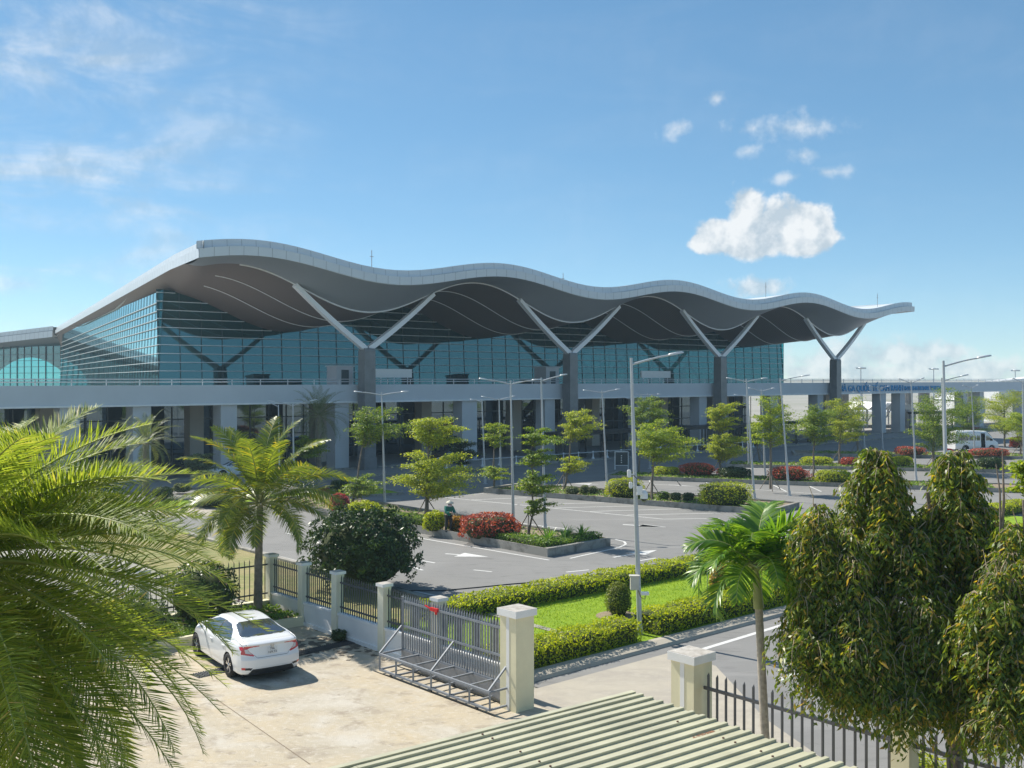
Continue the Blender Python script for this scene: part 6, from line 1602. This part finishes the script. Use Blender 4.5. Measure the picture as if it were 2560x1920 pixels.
    mb = MB(); mb.quad((.2, -.8, .2), (4.4, -.8, .2), (4.4, .8, .2), (.2, .8, .2))
    for wx, wz in wheels:
        for sg in (-1, 1):
            N = 20
            for i in range(N):
                a0, a1 = math.pi * (-.1 + 1.2 * i / N), math.pi * (-.1 + 1.2 * (i + 1) / N); r = .366
                mb.quad((wx + r * math.cos(a0), sg * .885, wz + r * math.sin(a0)), (wx + r * math.cos(a1), sg * .885, wz + r * math.sin(a1)), (wx + r * math.cos(a1), sg * .60, wz + r * math.sin(a1)), (wx + r * math.cos(a0), sg * .60, wz + r * math.sin(a0)))
            mb.box((wx, sg * .6, wz), (.74, .01, .74))
    part('underside', mb, BLACKM, rt)
    for wx, wz in wheels:
        for sg in (-1, 1): make_wheel(rt, wx, sg * .80, wz, sg, .325, .215, .225)
    # mirrors, handles, plate, badge, aerial
    for sg in (-1, 1):
        mb = MB(); v, q = core_ellipsoid((3.05, sg * 1.0, .99), (.06, .11, .07), np.random.default_rng(1), 12, 8, 0); mb.add(v, [tuple(f) for f in q], 0, True); mb.bar((3.08, sg * .86, .95), (3.06, sg * .98, .965), .04, .03); part('wing_mirror', mb, paint, rt)
        for hx in (2.38, 1.40):
            hb = MB(); hb.bar((hx - .10, sg * .905, .80), (hx + .10, sg * .908, .80), .03, .028); part('door_handle', hb, paint, rt)
    if detailed:
        mb = MB(); z0, z1 = .735, .905; xa, xb = .035, .062
        mb.quad((xa, .14, z0), (xa, -.14, z0), (xb, -.14, z1), (xb, .14, z1)); mb.quad((xa + .006, .14, z0), (xb + .006, .14, z1), (xb + .006, -.14, z1), (xa + .006, -.14, z0))
        pl = part('number_plate', mb, M('plate_white', (.72, .73, .73), .5, .02), rt)
        ink = M('plate_ink', (.05, .05, .055), .5)
        zd = Vector((xb - xa, 0, z1 - z0)).normalized()
        place_text("79A", .085, .0015, Vector((xa - .002, .068, z0)) + zd * .098, (0, -1, 0), 'plate_lettering', ink, .135, pl, zd)
        place_text("169.73", .085, .0015, Vector((xa - .002, .115, z0)) + zd * .016, (0, -1, 0), 'plate_lettering', ink, .23, pl, zd)
        mb = MB(); e = .075
        for a, b in (((-.05, .965), (-.035, .905)), ((.05, .965), (.035, .905)), ((-.05, .968), (.05, .968)), ((-.035, .903), (.035, .903)), ((-.022, .955), (-.018, .915)), ((.022, .955), (.018, .915)), ((-.02, .935), (.02, .935))): mb.bar((.06 + (a[1] - .935) * .1, a[0], a[1]), (.06 + (b[1] - .935) * .1, b[0], b[1]), .008, .008)
        part('badge', mb, CHROME, rt)
        mb = MB(); mb.bar((.55, 0, 1.145), (1.0, 0, 1.28), .001); 
        mb = MB(); mb.add([(1.5, -.02, 1.385), (1.5, .02, 1.385), (1.72, .03, 1.41), (1.72, -.03, 1.41), (1.52, 0, 1.46)], [(0, 1, 4), (1, 2, 4), (2, 3, 4), (3, 0, 4)]); part('roof_aerial', mb, paint, rt)
def make_wheel(rt, wx, wy, wz, sg, R, rim, width):
    tw = width / 2
    mb = MB(); mb.lathe([(rim - .01, -tw * .8), (R - .03, -tw), (R - .005, -tw * .7), (R, 0), (R - .005, tw * .7), (R - .03, tw), (rim - .01, tw * .8)], 36, (wx, wy, wz), axis='y')
    tyre = part('wheel', mb, BLACKRUB, rt)
    mb = MB(); yo = wy + sg * tw * .72
    mb.lathe([(rim, 0), (rim - .018, -sg * .012), (rim - .03, -sg * .09), (0, -sg * .10)], 32, (wx, yo, wz), axis='y', mi=1)
    for k in range(5):
        for d in (-.16, .16):
            a = 2 * math.pi * k / 5 + d + .3; a2 = 2 * math.pi * k / 5 + d * .6 + .3
            mb.bar((wx + .045 * math.cos(a2), yo - sg * .02, wz + .045 * math.sin(a2)), (wx + (rim - .008) * math.cos(a), yo - sg * .012, wz + (rim - .008) * math.sin(a)), .034, .028, 0, up=(0, 1, 0))
    mb.lathe([(rim + .002, -.004 * sg), (rim - .022, .004 * sg)], 32, (wx, yo, wz), axis='y'); mb.lathe([(.055, 0), (.05, sg * .006), (0, sg * .008)], 16, (wx, yo, wz), axis='y')
    part('rim', mb, [CHROME, BLACKM], tyre)
bodyparts = {}
TAIL = M('tail_light_red', (.50, .012, .018), .12, .05, 4, coat=1)
# parked sedan: axis from the tail (x=0) to the nose; placed by its near rear wheel
wl = G(569, 1693); hd = math.atan2(.818, -.575)
ca, sa = math.cos(hd), math.sin(hd)
off = Vector((1.03, .90, 0)); so = Vector((wl.x - (off.x * ca - off.y * sa), wl.y - (off.x * sa + off.y * ca), .008))
sedan = root('parked_car', so, 'white sedan with red C shaped tail lights parked in the yard beside the palm', 'car', None, hd)
make_sedan(sedan, WHITECAR)
# cars before the terminal: same build, without the small fittings
def far_car(px, py, rz, label, paint):
    q = G(px, py) + U * SL; rt = root('parked_car', q, label, 'car', 'cars before the terminal', rz); make_sedan(rt, paint, False)
far_car(520, 1195, math.atan2(U.y, U.x) + math.pi, 'white car parked before the terminal, half hidden by the coconut fronds', WHITECAR)
far_car(1077, 1162, math.atan2(U.y, U.x) + math.pi, 'dark car parked in the shade behind the big staked tree', M('dark_car_paint', (.012, .015, .022), .25, coat=.8))

# minibus
def minibus(base, rz, label):
    rt = root('minibus', base, label, 'minibus', None, rz); L = 5.4; na, nb = 160, 90; x = np.linspace(0, L, na); u = np.linspace(0, 1, nb)
    zt = smooth_interp([(0, 2.05), (.12, 2.26), (.5, 2.30), (3.2, 2.30), (3.9, 2.22), (4.4, 1.80), (4.75, 1.36), (4.95, 1.18), (5.3, .95), (5.4, .70)], x); w = smooth_interp([(0, .88), (.2, .94), (4.6, .94), (5.1, .86), (5.4, .66)], x)
    X = np.zeros((na, nb, 3))
    for i in range(na):
        W, TT = w[i], zt[i]; kn = np.array([(0, .25), (W - .08, .25), (W, .40), (W + .0, min(.95, TT - .2)), (W - .03, min(1.15, TT - .1)), (W - .13, TT - .16), (W - .28, TT - .03), (0, TT)]); tt = [0, .14, .22, .45, .54, .80, .87, 1]
        X[i, :, 0] = x[i]; X[i, :, 1] = smooth_interp(list(zip(tt, kn[:, 0])), u); X[i, :, 2] = smooth_interp(list(zip(tt, kn[:, 1])), u)
    c = (X[:-1, :-1] + X[1:, 1:]) / 2; cx, cy, cz = c[..., 0], c[..., 1], c[..., 2]; ui = np.broadcast_to((u[:-1] + u[1:])[None] / 2, cx.shape)
    sz = (ui > .5) & (ui < .86); wins = [[(.35, 1.22), (.35, 1.85), (1.45, 1.85), (1.45, 1.22)], [(1.52, 1.22), (1.52, 1.85), (2.35, 1.85), (2.35, 1.22)], [(2.42, 1.22), (2.42, 1.85), (2.85, 1.85), (2.85, 1.22)], [(3.62, 1.18), (3.62, 1.84), (3.95, 1.80), (4.50, 1.30), (4.45, 1.18)]]
    ws = (ui > .80) & (cx > 3.98) & (cx < 4.72); glass = [sz & inpoly(cx, cz, p) for p in wins]
    door = (cx > 2.95) & (cx < 3.5) & (cz > .42) & (cz < 2.05) & (ui < .86) & (ui > .2)
    arch = np.zeros(cx.shape, bool)
    for wx in (1.1, 4.35): arch |= (np.hypot(cx - wx, cz - .34) < .39) & (ui < .5)
    for sg in (-1, 1):
        Y = X.copy(); Y[:, :, 1] *= sg; fl = sg > 0; g = np.zeros(cx.shape, bool)
        for m in glass: g |= m; grid_obj('side_window', Y, m, CARGLASS, rt, fl)
        d = door if sg < 0 else np.zeros_like(door)
        if sg < 0: pass
        bodyparts.setdefault('body', []).append((Y, ~(g | ws | arch | d), WHITECAR, fl)); bodyparts.setdefault('windscreen', []).append((Y, ws, CARGLASS, fl))
    for xx in (0, -1):
        ring = X[xx]; a = np.linspace(-1, 1, 20); Fr = np.zeros((nb, 20, 3)); Fr[:, :, 0] = ring[:, 0][:, None]; Fr[:, :, 1] = ring[:, 1][:, None] * a; Fr[:, :, 2] = ring[:, 2][:, None]; bodyparts['body'].append((Fr, np.ones((nb - 1, 19), bool), WHITECAR, xx == 0))
    for nm in list(bodyparts):
        V = []; Q = []; o = 0
        for (Xg, mk, mt, fl) in bodyparts[nm]:
            na_, nb_ = Xg.shape[:2]; idx = np.arange(na_ * nb_).reshape(na_, nb_); q = np.stack([idx[:-1, :-1], idx[1:, :-1], idx[1:, 1:], idx[:-1, 1:]], -1)[mk]
            if fl: q = q[:, ::-1]
            used, inv = np.unique(q, return_inverse=True); V.append(Xg.reshape(-1, 3)[used]); Q.append(inv.reshape(-1, 4) + o); o += len(used)
        link(nm, np_mesh(nm, np.concatenate(V), np.concatenate(Q), mt, None, True), rt)
    bodyparts.clear()
    mb = MB(); mb.box((3.22, .0, 1.2), (.62, 1.5, 1.66)); mb.box((3.22, -.78, .42), (.56, .12, .08)); mb.box((2.4, 0, .3), (4.6, 1.6, .1)); part('cabin', mb, BLACKM, rt)
    mb = MB(); mb.box((2.45, -.985, 1.2), (.98, .03, 1.62)); 
    sl = MB(); sl.box((2.42, -.975, .83), (1.0, .03, .78)); part('sliding_door', sl, WHITECAR, rt)
    for wx in (1.1, 4.35):
        for sg in (-1, 1): make_wheel(rt, wx, sg * .84, .34, sg, .34, .20, .2)
    for sg in (-1, 1):
        mb = MB(); mb.box((5.05, sg * .72, .86), (.3, .14, .16)); part('headlight', mb, M('lamp_glass', (.6, .62, .65), .1, coat=1), rt)
        mb = MB(); mb.box((4.35, sg * 1.03, 1.3), (.08, .12, .22)); part('wing_mirror', mb, BLACKM, rt)
mbs = G(2378, 1127); minibus(Vector((mbs.x, mbs.y, 0)), .12, 'white minibus with an open side door standing in the far car park')

# ---------------------------------------------------------------- the gardener
def gardener():
    q = G(1121, 1330, .30); Yb = q.y; rt = root('person', Vector((q.x, q.y, .30)), 'person in a green jacket and conical straw hat tending the near island bed', 'person', None, math.radians(-62))
    # local frame: faces +x, left +y
    J = dict(pelvis=(0, 0, .82), waist=(.03, 0, .98), chest=(.10, 0, 1.20), neck=(.15, 0, 1.36), head=(.185, 0, 1.46), crown=(.195, 0, 1.56),
             hipL=(0, .10, .78), kneeL=(.07, .12, .45), ankL=(.0, .13, .08), toeL=(.15, .14, .03), hipR=(0, -.10, .78), kneeR=(.04, -.12, .44), ankR=(-.05, -.13, .08), toeR=(.10, -.14, .03),
             shL=(.12, .17, 1.29), elL=(.20, .25, 1.05), wrL=(.42, .16, 1.00), shR=(.12, -.17, 1.29), elR=(.22, -.24, 1.04), wrR=(.44, -.10, 1.06))
    R = dict(pelvis=.135, waist=.125, chest=.15, neck=.062, head=.098, crown=.075, hipL=.10, kneeL=.070, ankL=.05, toeL=.042, hipR=.10, kneeR=.07, ankR=.05, toeR=.042, shL=.078, elL=.056, wrL=.036, shR=.078, elR=.056, wrR=.036)
    E = [('pelvis', 'waist'), ('waist', 'chest'), ('chest', 'neck'), ('neck', 'head'), ('head', 'crown'), ('pelvis', 'hipL'), ('hipL', 'kneeL'), ('kneeL', 'ankL'), ('ankL', 'toeL'), ('pelvis', 'hipR'), ('hipR', 'kneeR'), ('kneeR', 'ankR'), ('ankR', 'toeR'), ('chest', 'shL'), ('shL', 'elL'), ('elL', 'wrL'), ('chest', 'shR'), ('shR', 'elR'), ('elR', 'wrR')]
    # hands: palm and five fingers each
    for s, sg in (('L', 1), ('R', -1)):
        w = Vector(J['wr' + s]); d = (w - Vector(J['el' + s])).normalized(); side = Vector((0, 0, 1)).cross(d).normalized() * sg
        pm = w + d * .07; J['palm' + s] = tuple(pm); R['palm' + s] = .034; E.append(('wr' + s, 'palm' + s))
        for f, (o, l) in enumerate(((-.026, .066), (-.009, .076), (.009, .072), (.026, .058))):
            a = pm + d * .03 + side * o; b = a + d * l * .5 + Vector((0, 0, -.014)); c = b + d * l * .30 + Vector((0, 0, -.035))
            for nme, p, prev in (('f%da' % f, a, 'palm'), ('f%db' % f, b, 'f%da' % f), ('f%dc' % f, c, 'f%db' % f)):
                J[nme + s] = tuple(p); R[nme + s] = .0095; E.append((prev + s, nme + s))
        a = w + d * .035 - side * .035 + Vector((0, 0, -.01)); b = a + d * .04 - side * .02 + Vector((0, 0, -.02)); J['tha' + s] = tuple(a); J['thb' + s] = tuple(b); R['tha' + s] = .014; R['thb' + s] = .010; E += [('wr' + s, 'tha' + s), ('tha' + s, 'thb' + s)]
    names = list(J); ix = {n: i for i, n in enumerate(names)}
    def skin(nm, keys, edges, rad, mat):
        id_ = {n: i for i, n in enumerate(keys)}; me = bpy.data.meshes.new(nm); me.from_pydata([J[n] for n in keys], [(id_[a], id_[b]) for a, b in edges], []); o = bpy.data.objects.new(nm, me); col.objects.link(o)
        m = o.modifiers.new('skin', 'SKIN'); m.use_smooth_shade = True; sub = o.modifiers.new('sub', 'SUBSURF'); sub.levels = 2; sub.render_levels = 2
        for i, n in enumerate(keys): o.data.skin_vertices[0].data[i].radius = (rad[n], rad[n])
        o.data.skin_vertices[0].data[0].use_root = True
        bpy.context.view_layer.update(); ev = o.evaluated_get(bpy.context.evaluated_depsgraph_get()); out = bpy.data.meshes.new_from_object(ev); bpy.data.objects.remove(o)
        out.materials.clear(); out.materials.append(mat); oo = link(nm, out, rt); return oo
    SKIN = M('skin', (.42, .26, .18), .6, .05); skin('body', names, E, R, SKIN)
    GREEN = M('green_jacket', (.01, .17, .12), .8, .15, 12); DK = M('dark_trousers', (.03, .035, .035), .85, .2, 12)
    k = ['pelvis', 'waist', 'chest', 'shL', 'elL', 'wrL', 'shR', 'elR', 'wrR', 'neck']; r2 = {n: R[n] + .02 for n in k}; r2['pelvis'] = .165; r2['neck'] = .07
    skin('jacket', k, [e for e in E if e[0] in k and e[1] in k], r2, GREEN)
    k = ['pelvis', 'hipL', 'kneeL', 'ankL', 'hipR', 'kneeR', 'ankR']; r3 = {n: R[n] + .016 for n in k}; skin('trousers', k, [e for e in E if e[0] in k and e[1] in k], r3, DK)
    for s in ('L', 'R'):
        mb = MB(); a, b = Vector(J['ank' + s]), Vector(J['toe' + s]); v, q = core_ellipsoid(((a.x + b.x) / 2 + .01, (a.y + b.y) / 2, .045), (.14, .052, .05), np.random.default_rng(2), 12, 8, 0); mb.add(v, [tuple(f) for f in q], 0, True); part('shoe', mb, BLACKM, rt)
    mb = MB(); c = Vector(J['crown']); prof = [(.0, .115), (.05, .085), (.13, .035), (.195, -.015), (.205, -.04), (.19, -.022), (.1, .03), (0, .07)]
    mb.lathe(prof, 24); mb.v = [tuple(Matrix.Rotation(.18, 3, 'Y') @ Vector(v) + c) for v in mb.v]; part('straw_hat', mb, M('straw', (.66, .62, .50), .8, .08, 20), rt)
    # face: eyes, nose, mouth, ears; a scarf over the jaw
    h = Vector(J['head']); mb = MB()
    for sg in (-1, 1):
        v, q = core_ellipsoid(h + Vector((.086, sg * .033, .012)), (.010, .014, .008), np.random.default_rng(3), 8, 6, 0); mb.add(v, [tuple(f) for f in q], 0, True)
    part('eyes', mb, BLACKM, rt)
    mb = MB(); mb.add([h + Vector(p) for p in ((.090, -.014, -.022), (.090, .014, -.022), (.118, 0, -.024), (.092, 0, .02))], [(0, 1, 2), (1, 3, 2), (3, 0, 2)]); mb.bar(h + Vector((.088, -.024, -.05)), h + Vector((.088, .024, -.05)), .01, .008)
    for sg in (-1, 1):
        v, q = core_ellipsoid(h + Vector((-.005, sg * .098, 0)), (.022, .010, .032), np.random.default_rng(3), 8, 6, 0); mb.add(v, [tuple(f) for f in q], 0, True)
    part('face_features', mb, SKIN, rt)
    mb = MB(); v, q = core_ellipsoid(h + Vector((-.03, 0, .015)), (.085, .095, .09), np.random.default_rng(4), 14, 10, 0); mb.add(v, [tuple(f) for f in q], 0, True); part('hair', mb, BLACKM, rt)
    mb = MB(); mb.lathe([(.10, .0), (.115, -.04), (.105, -.09), (.085, -.11)], 18, h + Vector((.0, 0, -.02))); part('scarf', mb, M('pale_scarf', (.55, .50, .52), .9, .2, 25), rt)
gardener()
# ---------------------------------------------------------------- the air
mb = MB(); mb.obox((0, 330, 16), (460, 0, 0), (0, 380, 0), (0, 0, 18))
hm = bpy.data.materials.new('haze_air'); hm.use_nodes = True; hn = NT(hm.node_tree); hn.n.remove(hn.n['Principled BSDF'])
pv = hn.node('ShaderNodeVolumePrincipled'); pv.inputs['Color'].default_value = (.62, .85, 1.0, 1); pv.inputs['Density'].default_value = .00038; pv.inputs['Anisotropy'].default_value = .25
hn.link(pv.outputs[0], hn.n['Material Output'].inputs['Volume'])
hz = link('haze', mb.mesh('haze', hm)); hz['kind'] = 'stuff'
